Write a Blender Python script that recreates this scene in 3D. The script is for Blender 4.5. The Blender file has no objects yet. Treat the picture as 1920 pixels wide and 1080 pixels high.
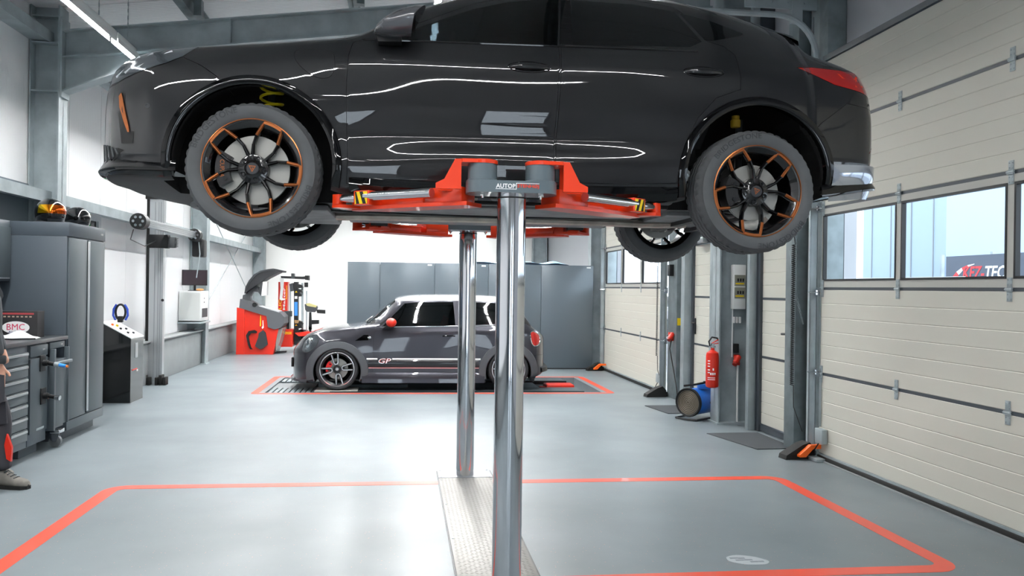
import bpy, bmesh, math, random
from mathutils import Vector, Matrix, noise
from mathutils.bvhtree import BVHTree
random.seed(7)
PI = math.pi
SC = bpy.context.scene
COL = SC.collection

# ---------------------------------------------------------------- camera
cam = bpy.data.objects.new('camera', bpy.data.cameras.new('camera'))
COL.objects.link(cam)
TH, PH = math.radians(6.84), .014
_fw = Vector((math.sin(TH), math.cos(TH), 0)); _r0 = Vector((math.cos(TH), -math.sin(TH), 0)); _u0 = Vector((0, 0, 1))
_r = _r0*math.cos(PH)+_u0*math.sin(PH); _u = _u0*math.cos(PH)-_r0*math.sin(PH)
cam.matrix_world = Matrix(((_r.x, _u.x, -_fw.x, 0), (_r.y, _u.y, -_fw.y, 0), (_r.z, _u.z, -_fw.z, 1.5), (0, 0, 0, 1)))
cam.data.sensor_width = 36; cam.data.lens = 28.125; cam.data.shift_x = 25/1920; cam.data.clip_end = 200; cam.data.clip_start = .05
SC.camera = cam
# ---------------------------------------------------------------- world, exposure
W = bpy.data.worlds.new('world'); SC.world = W; W.use_nodes = True
W.node_tree.nodes['Background'].inputs[0].default_value = (.82, .91, 1, 1)
W.node_tree.nodes['Background'].inputs[1].default_value = 5.5
SC.view_settings.view_transform = 'Standard'; SC.view_settings.look = 'None'
SC.view_settings.gamma = 1; SC.view_settings.use_curve_mapping = False
SC.view_settings.exposure = 0.1
LAMP = 195.0     # strength of the lamp diffusers

# ---------------------------------------------------------------- materials
def lin(h):
    if isinstance(h, str):
        c = [int(h[i:i+2], 16)/255 for i in (0, 2, 4)]
        return tuple((v/12.92 if v <= .04045 else ((v+.055)/1.055)**2.4) for v in c)+(1,)
    return tuple(h)+(1,)
MATS = {}
def mat(name, col, rough=.5, metal=0, coat=0, noise_amt=0, nscale=8, bump=0, bscale=60, trans=0, ior=1.45, emit=0, alpha=1, stretch=None, col2=None, spec=None, croug=.03):
    if name in MATS: return MATS[name]
    m = bpy.data.materials.new(name); m.use_nodes = True; MATS[name] = m
    nt = m.node_tree; N = nt.nodes; L = nt.links; b = N['Principled BSDF']
    c = lin(col)
    b.inputs['Base Color'].default_value = c; b.inputs['Roughness'].default_value = rough; b.inputs['Metallic'].default_value = metal
    b.inputs['Coat Weight'].default_value = coat; b.inputs['Coat Roughness'].default_value = croug
    b.inputs['Transmission Weight'].default_value = trans; b.inputs['IOR'].default_value = ior
    if spec is not None: b.inputs['Specular IOR Level'].default_value = spec
    if emit: b.inputs['Emission Color'].default_value = c; b.inputs['Emission Strength'].default_value = emit
    if noise_amt or bump:
        tc = N.new('ShaderNodeTexCoord'); src = tc.outputs['Object']
        if stretch:
            mp = N.new('ShaderNodeMapping'); mp.inputs['Scale'].default_value = stretch; L.new(src, mp.inputs[0]); src = mp.outputs[0]
    if noise_amt:
        n = N.new('ShaderNodeTexNoise'); n.inputs['Scale'].default_value = nscale; n.inputs['Detail'].default_value = 6; L.new(src, n.inputs['Vector'])
        cr = N.new('ShaderNodeValToRGB'); L.new(n.outputs[0], cr.inputs[0])
        c2 = lin(col2) if col2 else tuple(min(1, v*(1+noise_amt)) for v in c[:3])+(1,)
        c1 = c if col2 else tuple(v*(1-noise_amt) for v in c[:3])+(1,)
        cr.color_ramp.elements[0].color = c1; cr.color_ramp.elements[0].position = .3
        cr.color_ramp.elements[1].color = c2; cr.color_ramp.elements[1].position = .7
        L.new(cr.outputs[0], b.inputs['Base Color'])
    if bump:
        n = N.new('ShaderNodeTexNoise'); n.inputs['Scale'].default_value = bscale; n.inputs['Detail'].default_value = 3; L.new(src, n.inputs['Vector'])
        bp = N.new('ShaderNodeBump'); bp.inputs['Strength'].default_value = bump; bp.inputs['Distance'].default_value = .002
        L.new(n.outputs[0], bp.inputs['Height']); L.new(bp.outputs[0], b.inputs['Normal'])
    return m
def wave_bump(m, axis, scale, dist, strength=.5):
    nt = m.node_tree; N = nt.nodes; L = nt.links; b = N['Principled BSDF']
    tc = N.new('ShaderNodeTexCoord'); w = N.new('ShaderNodeTexWave'); w.bands_direction = axis; w.wave_type = 'BANDS'
    w.inputs['Scale'].default_value = scale; L.new(tc.outputs['Object'], w.inputs['Vector'])
    bp = N.new('ShaderNodeBump'); bp.inputs['Strength'].default_value = strength; bp.inputs['Distance'].default_value = dist
    L.new(w.outputs[0], bp.inputs['Height']); L.new(bp.outputs[0], b.inputs['Normal'])
    return m
M = {}
M['galv'] = mat('galvanised_steel', 'a3adb0', .5, .35, noise_amt=.16, nscale=5)
M['galv_dark'] = mat('galvanised_steel_dark', '7b8588', .5, .4, noise_amt=.2, nscale=7)
M['frame_grey'] = mat('grey_coated_frame', '6f777d', .45, .1)
M['anthracite'] = mat('anthracite_frame', '40464c', .45)
M['door_white'] = wave_bump(mat('cream_door_skin', 'cccabf', .5), 'Y', .4, .001, .2)
M['white_clad'] = wave_bump(mat('white_cladding', 'eaebec', .5), 'Y', 14, .004, .35)
M['back_clad'] = wave_bump(mat('white_back_cladding', 'f1f1ee', .5), 'X', 14, .003, .25)
M['ceil_clad'] = wave_bump(mat('ceiling_cladding', 'dadbdc', .55), 'Y', 6, .01, .5)
M['kerb'] = mat('kerb_concrete', '8a8e8f', .8, noise_amt=.06, nscale=4)
M['black'] = mat('black_plastic', '101113', .45)
M['black_rough'] = mat('black_rubber', '151515', .75)
M['blackgloss'] = mat('black_gloss', '0b0c0e', .12, coat=.5)
M['darkgrey'] = mat('dark_grey_plastic', '35383b', .5)
M['cab'] = mat('cabinet_blue_grey', '4b545c', .42, bump=.05, bscale=300)
M['cab2'] = mat('cabinet_door_grey', '50595e', .38, bump=.05, bscale=300)
M['chrome'] = mat('chrome', 'd6d8da', .08, 1)
M['chrome_brushed'] = mat('piston_chrome', 'd4d6da', .07, 1, spec=.5)
M['alu'] = mat('aluminium', 'c3c6c8', .32, .85)
M['white'] = mat('white_plastic', 'e2e4e2', .4)
M['whitepaint'] = mat('white_print', 'f2f2f2', .5)
M['lift_red'] = mat('lift_orange_red', 'e23a12', .3, coat=.3)
M['lift_grey'] = mat('lift_grey', '5b676d', .3, coat=.3)
M['red'] = mat('machine_red', 'd22a17', .35, coat=.2)
M['yellow'] = mat('sign_yellow', 'f2cf12', .5)
M['orange'] = mat('orange_plastic', 'f2661a', .45)
M['blue'] = mat('heater_blue', '1f66c0', .35)
M['glass'] = mat('window_glass', 'f4f8fa', .0, trans=1, ior=1.02, spec=.3)
M['mat'] = mat('entrance_mat', '3d4145', .95, bump=.5, bscale=200)

# ---------------------------------------------------------------- mesh helpers
class MB:
    def __init__(s): s.bm = bmesh.new()
    def box(s, x0, x1, y0, y1, z0, z1, bev=0):
        r = bmesh.ops.create_cube(s.bm, size=1)['verts']
        for v in r:
            v.co.x = x1 if v.co.x > 0 else x0; v.co.y = y1 if v.co.y > 0 else y0; v.co.z = z1 if v.co.z > 0 else z0
        if bev:
            es = list({e for v in r for e in v.link_edges})
            bmesh.ops.bevel(s.bm, geom=es, offset=bev, segments=2, affect='EDGES', profile=.5)
        return s
    def cyl(s, p0, p1, r, r2=None, n=16, cap=True):
        p0 = Vector(p0); p1 = Vector(p1); d = p1-p0; q = d.to_track_quat('Z', 'Y').to_matrix().to_4x4(); q.translation = (p0+p1)/2
        bmesh.ops.create_cone(s.bm, cap_ends=cap, segments=n, radius1=r, radius2=r if r2 is None else r2, depth=d.length, matrix=q)
        return s
    def bar(s, p0, p1, w, h, up=(0, 0, 1)):
        p0 = Vector(p0); p1 = Vector(p1); d = (p1-p0).normalized(); a = d.cross(Vector(up)).normalized(); b = a.cross(d)
        vs = []
        for p in (p0, p1):
            for i, j in ((-1, -1), (1, -1), (1, 1), (-1, 1)): vs.append(s.bm.verts.new(p+a*i*w/2+b*j*h/2))
        f = s.bm.faces.new
        f(vs[3::-1]); f(vs[4:8])
        for i in range(4): f((vs[i], vs[(i+1) % 4], vs[4+(i+1) % 4], vs[4+i]))
        return s
    def sphere(s, c, r, sc=(1, 1, 1), n=16, m=10):
        mt = Matrix.Translation(c) @ Matrix.Diagonal((sc[0]*r, sc[1]*r, sc[2]*r, 1))
        bmesh.ops.create_uvsphere(s.bm, u_segments=n, v_segments=m, radius=1, matrix=mt)
        return s
    def tube(s, pts, r, n=8, closed=False):
        pts = [Vector(p) for p in pts]; k = len(pts); rings = []
        for i, p in enumerate(pts):
            if closed: t = pts[(i+1) % k]-pts[i-1]
            else: t = pts[min(i+1, k-1)]-pts[max(i-1, 0)]
            t.normalize()
            if i == 0:
                a = t.orthogonal().normalized()
            else:
                a = (a-t*a.dot(t));
                a = a.normalized() if a.length > 1e-6 else t.orthogonal().normalized()
            b = t.cross(a); rr = r[i] if hasattr(r, '__len__') else r
            rings.append([s.bm.verts.new(p+(a*math.cos(2*PI*j/n)+b*math.sin(2*PI*j/n))*rr) for j in range(n)])
        for i in range(k if closed else k-1):
            A = rings[i]; B = rings[(i+1) % k]
            for j in range(n): s.bm.faces.new((A[j], A[(j+1) % n], B[(j+1) % n], B[j]))
        if not closed: s.bm.faces.new(rings[0][::-1]); s.bm.faces.new(rings[-1])
        return s
    def prism(s, pts, a, b, axis='Y'):
        # pts 2D outline; axis the extrusion axis. Y: (x,z)  X: (y,z)  Z: (x,y)
        def P(p, t): return {'Y': (p[0], t, p[1]), 'X': (t, p[0], p[1]), 'Z': (p[0], p[1], t)}[axis]
        A = [s.bm.verts.new(P(p, a)) for p in pts]; B = [s.bm.verts.new(P(p, b)) for p in pts]
        n = len(pts); s.bm.faces.new(A); s.bm.faces.new(B[::-1])
        for i in range(n): s.bm.faces.new((A[i], B[i], B[(i+1) % n], A[(i+1) % n]))
        return s
    def lathe(s, prof, n=32, axis='Z', c=(0, 0, 0), mod=None):
        # prof [(r, t)] ; closed if first==last
        rings = []
        for (r, t) in prof:
            ring = []
            for j in range(n):
                a = 2*PI*j/n; rr = r if mod is None else mod(r, t, j)
                x, y = rr*math.cos(a), rr*math.sin(a)
                p = {'Z': (x, y, t), 'Y': (x, t, y), 'X': (t, x, y)}[axis]
                ring.append(s.bm.verts.new(Vector(p)+Vector(c)))
            rings.append(ring)
        cl = prof[0] == prof[-1]
        if cl:
            for v in rings[-1]: s.bm.verts.remove(v)
            rings[-1] = rings[0]
        for i in range(len(rings)-1):
            A, B = rings[i], rings[i+1]
            for j in range(n): s.bm.faces.new((A[j], A[(j+1) % n], B[(j+1) % n], B[j]))
        if not cl:
            if prof[0][0] > 1e-4: s.bm.faces.new(rings[0][::-1])
            if prof[-1][0] > 1e-4: s.bm.faces.new(rings[-1])
        return s
    def grid(s, P):
        V = [[s.bm.verts.new(p) for p in row] for row in P]
        for i in range(len(V)-1):
            for j in range(len(V[0])-1): s.bm.faces.new((V[i][j], V[i+1][j], V[i+1][j+1], V[i][j+1]))
        return s
    def mesh(s, me, mtx=None):
        k = len(s.bm.verts); s.bm.from_mesh(me)
        if mtx is not None:
            s.bm.verts.ensure_lookup_table()
            for v in s.bm.verts[k:]: v.co = mtx @ v.co
        return s
    def xf(s, mtx): bmesh.ops.transform(s.bm, matrix=mtx, verts=s.bm.verts); return s
    def obj(s, name, m, parent=None, loc=None, smooth=35, **kw):
        bmesh.ops.remove_doubles(s.bm, verts=s.bm.verts, dist=1e-5)
        bmesh.ops.recalc_face_normals(s.bm, faces=s.bm.faces)
        me = bpy.data.meshes.new(name); s.bm.to_mesh(me); s.bm.free()
        if m: 
            for q in (m if isinstance(m, (list, tuple)) else [m]): me.materials.append(q)
        if smooth:
            me.polygons.foreach_set('use_smooth', [True]*len(me.polygons)); me.set_sharp_from_angle(angle=math.radians(smooth))
        o = bpy.data.objects.new(name, me); COL.objects.link(o)
        if parent: o.parent = parent
        if loc: o.location = loc
        for k, v in kw.items(): o[k] = v
        return o
def thing(name, label, cat, loc=(0, 0, 0), rz=0, group=None):
    o = bpy.data.objects.new(name, None); COL.objects.link(o); o.empty_display_size = .1
    o.location = loc; o.rotation_euler = (0, 0, rz); o['label'] = label; o['category'] = cat
    if group: o['group'] = group
    return o
def tag(o, label, cat, group=None):
    o['label'] = label; o['category'] = cat
    if group: o['group'] = group
    return o
def struct(o, label=None, cat=None):
    o['kind'] = 'structure'
    if label: o['label'] = label
    if cat: o['category'] = cat
    return o
def sroot(name, label=None, cat=None, loc=(0, 0, 0)):
    o = bpy.data.objects.new(name, None); COL.objects.link(o); o.location = loc; return struct(o, label, cat)
def clone(o, parent=None, loc=None, rot=None, label=None):
    c = o.copy(); COL.objects.link(c)
    if parent is not None: c.parent = parent
    if loc is not None: c.location = loc
    if rot is not None: c.rotation_euler = rot
    if label: c['label'] = label
    for k in list(o.children): clone(k, c)
    return c
def text_mb(txt, size, depth=.001, bold=.0, shear=0, spacing=1):
    # text in XY plane, lower-left at 0, returned as MB (x right, y up, z out)
    cu = bpy.data.curves.new('txt', 'FONT'); cu.body = txt; cu.size = size; cu.extrude = depth/2; cu.offset = bold; cu.shear = shear; cu.space_character = spacing
    cu.resolution_u = 2
    o = bpy.data.objects.new('txt', cu); COL.objects.link(o)
    dg = bpy.context.evaluated_depsgraph_get(); dg.update()
    me = bpy.data.meshes.new_from_object(o.evaluated_get(dg))
    bpy.data.objects.remove(o); bpy.data.curves.remove(cu)
    b = MB(); b.bm.from_mesh(me); bpy.data.meshes.remove(me)
    return b
def fit_text(txt, w, h, depth=.002, bold=0, shear=0):
    b = text_mb(txt, 1, 1, bold, shear)
    xs = [v.co.x for v in b.bm.verts]; ys = [v.co.y for v in b.bm.verts]; x0, x1, y0, y1 = min(xs), max(xs), min(ys), max(ys)
    for v in b.bm.verts:
        v.co.x = (v.co.x-x0)/(x1-x0)*w-w/2; v.co.y = (v.co.y-y0)/(y1-y0)*h-h/2; v.co.z *= depth
    return b
def frame_mtx(origin, xdir, ydir):
    x = Vector(xdir).normalized(); y = Vector(ydir).normalized(); z = x.cross(y)
    m = Matrix((x, y, z)).transposed().to_4x4(); m.translation = Vector(origin); return m

# ================================================================ ROOM
YB, YE = -5.0, 22.0          # behind the camera .. back wall
XL, XR = -3.95, 3.97
def ceil_z(x): return 4.46+.13*(x+3.6)
# floor
fm = bpy.data.materials.new('epoxy_floor'); fm.use_nodes = True
nt = fm.node_tree; N = nt.nodes; L = nt.links; b = N['Principled BSDF']
tc = N.new('ShaderNodeTexCoord')
n1 = N.new('ShaderNodeTexNoise'); n1.inputs['Scale'].default_value = .9; n1.inputs['Detail'].default_value = 6; L.new(tc.outputs['Object'], n1.inputs['Vector'])
cr = N.new('ShaderNodeValToRGB'); cr.color_ramp.elements[0].position = .3; cr.color_ramp.elements[1].position = .72
cr.color_ramp.elements[0].color = lin('687175'); cr.color_ramp.elements[1].color = lin('7a8387'); L.new(n1.outputs[0], cr.inputs[0])
vo = N.new('ShaderNodeTexVoronoi'); vo.inputs['Scale'].default_value = 45; L.new(tc.outputs['Object'], vo.inputs['Vector'])
lt = N.new('ShaderNodeMath'); lt.operation = 'LESS_THAN'; lt.inputs[1].default_value = .11; L.new(vo.outputs['Distance'], lt.inputs[0])
wn = N.new('ShaderNodeSeparateColor'); L.new(vo.outputs['Color'], wn.inputs[0])
gt = N.new('ShaderNodeMath'); gt.operation = 'GREATER_THAN'; gt.inputs[1].default_value = .72; L.new(wn.outputs[0], gt.inputs[0])
mu = N.new('ShaderNodeMath'); mu.operation = 'MULTIPLY'; L.new(lt.outputs[0], mu.inputs[0]); L.new(gt.outputs[0], mu.inputs[1])
mx = N.new('ShaderNodeMix'); mx.data_type = 'RGBA'; L.new(mu.outputs[0], mx.inputs[0]); L.new(cr.outputs[0], mx.inputs[6]); mx.inputs[7].default_value = lin('c98a78')
L.new(mx.outputs[2], b.inputs['Base Color'])
n2 = N.new('ShaderNodeTexNoise'); n2.inputs['Scale'].default_value = 1.6; n2.inputs['Detail'].default_value = 5; L.new(tc.outputs['Object'], n2.inputs['Vector'])
mr = N.new('ShaderNodeMapRange'); mr.inputs[3].default_value = .34; mr.inputs[4].default_value = .48; L.new(n2.outputs[0], mr.inputs[0]); L.new(mr.outputs[0], b.inputs['Roughness'])
b.inputs['Coat Weight'].default_value = .06; b.inputs['Coat Roughness'].default_value = .2; b.inputs['Specular IOR Level'].default_value = .36
MATS['epoxy'] = fm
PIT = (-1.88, 2.9, 11.42, 13.3)     # recess of the far scissor lift
f = MB()
f.box(XL-.3, XR+.3, YB, PIT[2], -.2, 0); f.box(XL-.3, XR+.3, PIT[3], YE, -.2, 0)
f.box(XL-.3, PIT[0], PIT[2], PIT[3], -.2, 0); f.box(PIT[1], XR+.3, PIT[2], PIT[3], -.2, 0)
f.box(PIT[0]-.05, PIT[1]+.05, PIT[2]-.05, PIT[3]+.05, -.3, -.16)
struct(f.obj('floor', fm))
# footprint smudge + wear on floor
sm = MB()
def blob(mb, cx, cy, rx, ry, rot, z, n=28, wob=.12):
    pts = []
    for i in range(n):
        a = 2*PI*i/n; r = 1+wob*math.sin(3*a+cx)+wob*.5*math.sin(7*a)
        x = rx*r*math.cos(a); y = ry*r*math.sin(a)
        pts.append((cx+x*math.cos(rot)-y*math.sin(rot), cy+x*math.sin(rot)+y*math.cos(rot)))
    mb.prism(pts, z, z+.0006, 'Z')
blob(sm, 1.93, 4.27, .115, .075, -.35, 0, wob=.04)
tag(sm.obj('floor_patch', mat('bare_floor_patch', '9fa5a8', .6)), 'light round worn patch on the floor near the bottom right', 'floor stain')
sm = MB()
for i, (dx, dy, w) in enumerate(((-.06, .035, .05), (-.02, .03, .04), (-.04, 0, .05), (.01, .002, .045), (.03, -.03, .045), (.07, -.03, .03))):
    sm.box(1.93+dx-w/2, 1.93+dx+w/2, 4.27+dy-.009, 4.27+dy+.009, .0006, .0012)
sm.obj('sole_print', mat('sole_print', '787f84', .6), bpy.data.objects['floor_patch'])
# floor tapes
tape = mat('floor_tape_red', 'd9492f', .4, coat=.2, noise_amt=.05, nscale=3)
def tape_rect(x0, x1, y0, y1, w, rad, label):
    def rr(a0, a1, b0, b1, r):
        p = []
        for cx, cy, s in ((a1-r, b1-r, 0), (a0+r, b1-r, 1), (a0+r, b0+r, 2), (a1-r, b0+r, 3)):
            for k in range(7):
                t = (s+k/6)*PI/2; p.append((cx+r*math.cos(t), cy+r*math.sin(t)))
        return p
    o_, i_ = rr(x0, x1, y0, y1, rad), rr(x0+w, x1-w, y0+w, y1-w, max(.01, rad-w))
    mb = MB(); n = len(o_)
    A = [mb.bm.verts.new((*p, .0015)) for p in o_]; B = [mb.bm.verts.new((*p, .0015)) for p in i_]
    C_ = [mb.bm.verts.new((*p, 0)) for p in o_]; D = [mb.bm.verts.new((*p, 0)) for p in i_]
    for i in range(n):
        j = (i+1) % n
        mb.bm.faces.new((A[i], A[j], B[j], B[i])); mb.bm.faces.new((C_[i], C_[j], A[j], A[i])); mb.bm.faces.new((D[i], D[j], B[j], B[i])); mb.bm.faces.new((C_[i], C_[j], D[j], D[i]))
    return tag(mb.obj('floor_line', tape), label, 'floor marking')
tape_rect(-2.13, 3.07, 4.0, 6.2, .105, .16, 'wide red line framing the near lift bay on the grey floor')
tape_rect(-2.06, 3.08, 11.27, 13.45, .1, .1, 'thin red line framing the sunken lift under the small grey hatchback')

# ---- left wall
wl = struct(MB().box(XL-.15, XL-.02, YB, YE, 0, 5.6).obj('wall_left', mat('wall_core', 'd8dadb', .7)))
y = YB
pm = MB().box(0, .03, 0, .992, 0, 4.5).obj('cladding_panel', M['white_clad'], wl); pm.location = (XL-.02, YB, 0)
for i in range(1, 27): clone(pm, wl, (XL-.02, YB+i, 0))
struct(MB().box(XL-.02, -3.72, YB, YE, 0, .62, .01).box(XL, -3.68, YB, YE, .62, .645, .005).obj('baseboard_left', M['kerb']))
# window band shadow strip -> horizontal side rails on the wall (galvanised cold-formed rails)
for k, z in enumerate((2.36, 4.05)):
    r = MB()
    r.box(-3.94, -3.74, YB, YE, z, z+.012).box(-3.74, -3.73, YB, YE, z-.02, z+.1).box(-3.94, -3.74, YB, YE, z+.09, z+.1)
    tag(r.obj('wall_rail', M['galv']), ('galvanised rail running along the left wall above the wheel aligner', 'galvanised eaves rail high on the left wall behind the first column')[k], 'rail')
# ---- back wall
wb = struct(MB().box(XL, XR, YE+.03, YE+.2, 0, 6).obj('wall_back', MATS['wall_core']))
pm = MB().box(0, .992, 0, .03, 0, 5.4).obj('cladding_panel', M['back_clad'], wb); pm.location = (XL, YE, 0)
for i in range(1, 8): clone(pm, wb, (XL+i*.995, YE, 0))
wf = MB(); WX = ((-.9, .1), (1.3, 2.5))
for a, b_ in ((XL, WX[0][0]), (WX[0][1], WX[1][0]), (WX[1][1], XR)): wf.box(a, b_, YB-.2, YB, 0, 6)
for a, b_ in WX: wf.box(a, b_, YB-.2, YB, 2.5, 6)
struct(wf.obj('wall_front', mat('front_wall', 'a4a6a8', .7)))
for k_, (a, b_) in enumerate(WX):  # unseen glazed doors, added for daylight and streaks in the chrome
    dd = sroot('door_%d' % (6+k_), 'added glazed door behind the camera for light and reflections')
    MB().box(a, a+.06, YB-.1, YB-.04, 0, 2.5).box(b_-.06, b_, YB-.1, YB-.04, 0, 2.5).box(a+.06, b_-.06, YB-.1, YB-.04, 2.42, 2.5).box(a+.06, b_-.06, YB-.1, YB-.04, 0, .12).obj('door_frame', M['anthracite'], dd)
    MB().box(a+.06, b_-.06, YB-.08, YB-.07, .12, 2.42).obj('pane', M['glass'], dd)
# ---- right wall with four openings
wr = MB(); D1 = (1.1, 6.83); D2 = (7.42, 8.24); D3 = (9.5, 10.25); D4 = (11.12, 14.56); DT = 3.58; PT = 2.18
for a, b_, z0 in ((YB, D1[0], 0), (D1[0], D1[1], DT), (D1[1], D2[0], 0), (D2[0], D2[1], PT), (D2[1], D3[0], 0), (D3[0], D3[1], PT), (D3[1], D4[0], 0), (D4[0], D4[1], DT), (D4[1], YE, 0)):
    wr.box(XR, XR+.12, a, b_, z0, 6)
struct(wr.obj('wall_right', mat('right_wall', 'a9abb0', .6)))
struct(MB().box(3.78, XR, D1[1]+.62, D1[1]+.64, 0, .1).box(3.9, XR, YB, D1[0], 0, .12).obj('baseboard_right', M['kerb']))
struct(MB().box(XR-.012, XR, D1[0]-.06, D1[1]+.06, DT, DT+.06).obj('trim_1', M['anthracite']))
struct(MB().box(XR-.012, XR, D4[0]-.06, D4[1]+.06, DT, DT+.06).obj('trim_2', M['anthracite']))
# ---- ceiling: sloping sheets (each its own piece)
ce = MB(); ce.prism([(XL-.2, ceil_z(XL-.2)+.05), (XR+.3, ceil_z(XR+.3)+.05), (XR+.3, ceil_z(XR+.3)+.15), (XL-.2, ceil_z(XL-.2)+.15)], YB-.2, YE+.2, 'Y')
ce = struct(ce.obj('ceiling', mat('ceiling_core', 'd0d0d0', .7)))
L_ = math.hypot(XR-XL+.5, .13*(XR-XL+.5)); ang = math.atan(.13)
pm = MB().box(0, L_, 0, 1.088, 0, .04).obj('roof_sheet', M['ceil_clad'], ce)
pm.location = (XL-.2, YB-.2, ceil_z(XL-.2)); pm.rotation_euler = (0, -ang, 0)
for i in range(1, 25): clone(pm, ce, (XL-.2, YB-.2+i*1.1, ceil_z(XL-.2)))
# purlins along Y
for k, x in enumerate((-2.35, -.6, 1.2, 2.9)):
    z1 = ceil_z(x)+.0; z0 = z1-.2
    p = MB().box(x-.05, x+.05, YB, YE, z0, z0+.012).box(x-.05, x+.05, YB, YE, z1-.012, z1).box(x-.005, x+.005, YB, YE, z0, z1)
    for fy in (2.5, 9.05, 15.55): p.box(x+.05, x+.13, fy-.01, fy+.1, z0, z1-.02)
    tag(p.obj('roof_purlin', M['galv_dark']), ('roof purlin nearest the left wall, above the car headlight', 'roof purlin seen just left of the door mirror', 'roof purlin hidden mostly above the black car roof', 'roof purlin nearest the right hand doors')[k], 'beam', 'roof purlins')
# portal frames
def hcolumn(x0, x1, y, ztop, name, label):
    s = 1 if x1 > x0 else -1
    c = MB(); xa, xb = min(x0, x1), max(x0, x1)
    c.box(xa, xb, y-.006, y+.006, 0, ztop)                                # web
    for x in (xa, xb-.016): c.box(x, x+.016, y-.11, y+.11, 0, ztop)   # flanges
    for z in (3.51, 4.02, 4.3): 
        if z < ztop: c.box(xa, xb, y-.1, y+.1, z, z+.014)
    c.box(xa-.02, xb+.02, y-.14, y+.14, 0, .02)
    return tag(c.obj(name, M['galv'] if s > 0 else M['galv']), label, 'column')
FR = (9.05, 15.55, 21.8)
for k, fy in enumerate(FR):
    hcolumn(-3.93, -3.63, fy, 4.42, 'steel_column', ('left wall steel column rising behind the tall tool cabinet', 'left wall steel column carrying the white wall box and monitor', 'left wall steel column in the far corner behind the wheel balancer')[k])
for k, fy in enumerate((8.75, 15.0, 21.8)):
    hcolumn(3.54, 3.93, fy, 5.3, 'steel_column', ('right wall steel column with the fire extinguisher on it', 'right wall steel column at the end of the dark partition', 'right wall steel column in the far right corner')[k])
for k, fy in enumerate((2.5,)+FR):
    r = MB()
    def rz(x): return 4.17+.13*(x+3.63)
    x0, x1 = -3.63, 3.54
    r.prism([(x0, rz(x0)-.29), (x1, rz(x1)-.29), (x1, rz(x1)), (x0, rz(x0))], fy-.006, fy+.006)
    for dz in (0, -.28): r.prism([(x0, rz(x0)+dz-.014), (x1, rz(x1)+dz-.014), (x1, rz(x1)+dz), (x0, rz(x0)+dz)], fy-.09, fy+.09)
    hx = -2.3
    r.prism([(x0, 3.525), (hx, rz(hx)-.29), (x0, rz(x0)-.29)], fy-.006, fy+.006)
    r.prism([(x0, 3.51), (hx, rz(hx)-.305), (hx, rz(hx)-.29), (x0, 3.525)], fy-.09, fy+.09)
    hx = 2.3
    r.prism([(x1, 4.4), (hx, rz(hx)-.29), (x1, rz(x1)-.29)], fy-.006, fy+.006)
    for x in (-1.9, 0, 1.9): r.box(x-.006, x+.006, fy-.085, fy+.085, rz(x)-.28, rz(x)-.01)
    for x, z in ((x0, 3.48), ): r.box(x, x+.02, fy-.1, fy+.1, 3.46, 4.3)
    tag(r.obj('roof_rafter', M['galv']), ('haunched steel rafter above the camera side of the lift', 'haunched steel rafter crossing behind the lifted black car', 'haunched steel rafter above the small grey hatchback', 'steel rafter against the back wall')[k], 'beam')

# ---- doors on the right wall
def section_profile(z0, z1, nb, t=.04):
    # outline (x offset, z): cream skin with v grooves ; x smaller = towards room
    pts = []; h = (z1-z0)/nb; g = .005
    pts.append((t, z0)); pts.append((0.004, z0)); 
    for i in range(nb):
        a = z0+i*h; c = a+h
        pts += [(0, a+g), (0, c-g), (.0035, c)] if i < nb-1 else [(0, a+g), (0, c-.004), (.004, c)]
    pts.append((t, z1))
    out = []
    for p in pts:
        if not out or (abs(p[0]-out[-1][0])+abs(p[1]-out[-1][1])) > 1e-6: out.append(p)
    return out
HINGE = None
def hinge(parent, x, y, z):
    global HINGE
    if HINGE is None:
        h = MB().box(-.004, 0, -.022, .022, .012, .075, .0015).box(-.004, 0, -.022, .022, -.075, -.012, .0015)
        h.box(-.012, 0, -.028, .028, .004, .012).box(-.012, 0, -.028, .028, -.012, -.004).cyl((-.01, -.03, 0), (-.01, .03, 0), .006, n=8)
        for yy in (-.013, .013):
            for zz in (-.06, .06, -.03, .03): h.cyl((-.007, yy, zz), (-.003, yy, zz), .005, n=6)
        HINGE = h.obj('hinge', M['galv'], parent); HINGE.location = (x, y, z)
    else: clone(HINGE, parent, (x, y, z))
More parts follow.
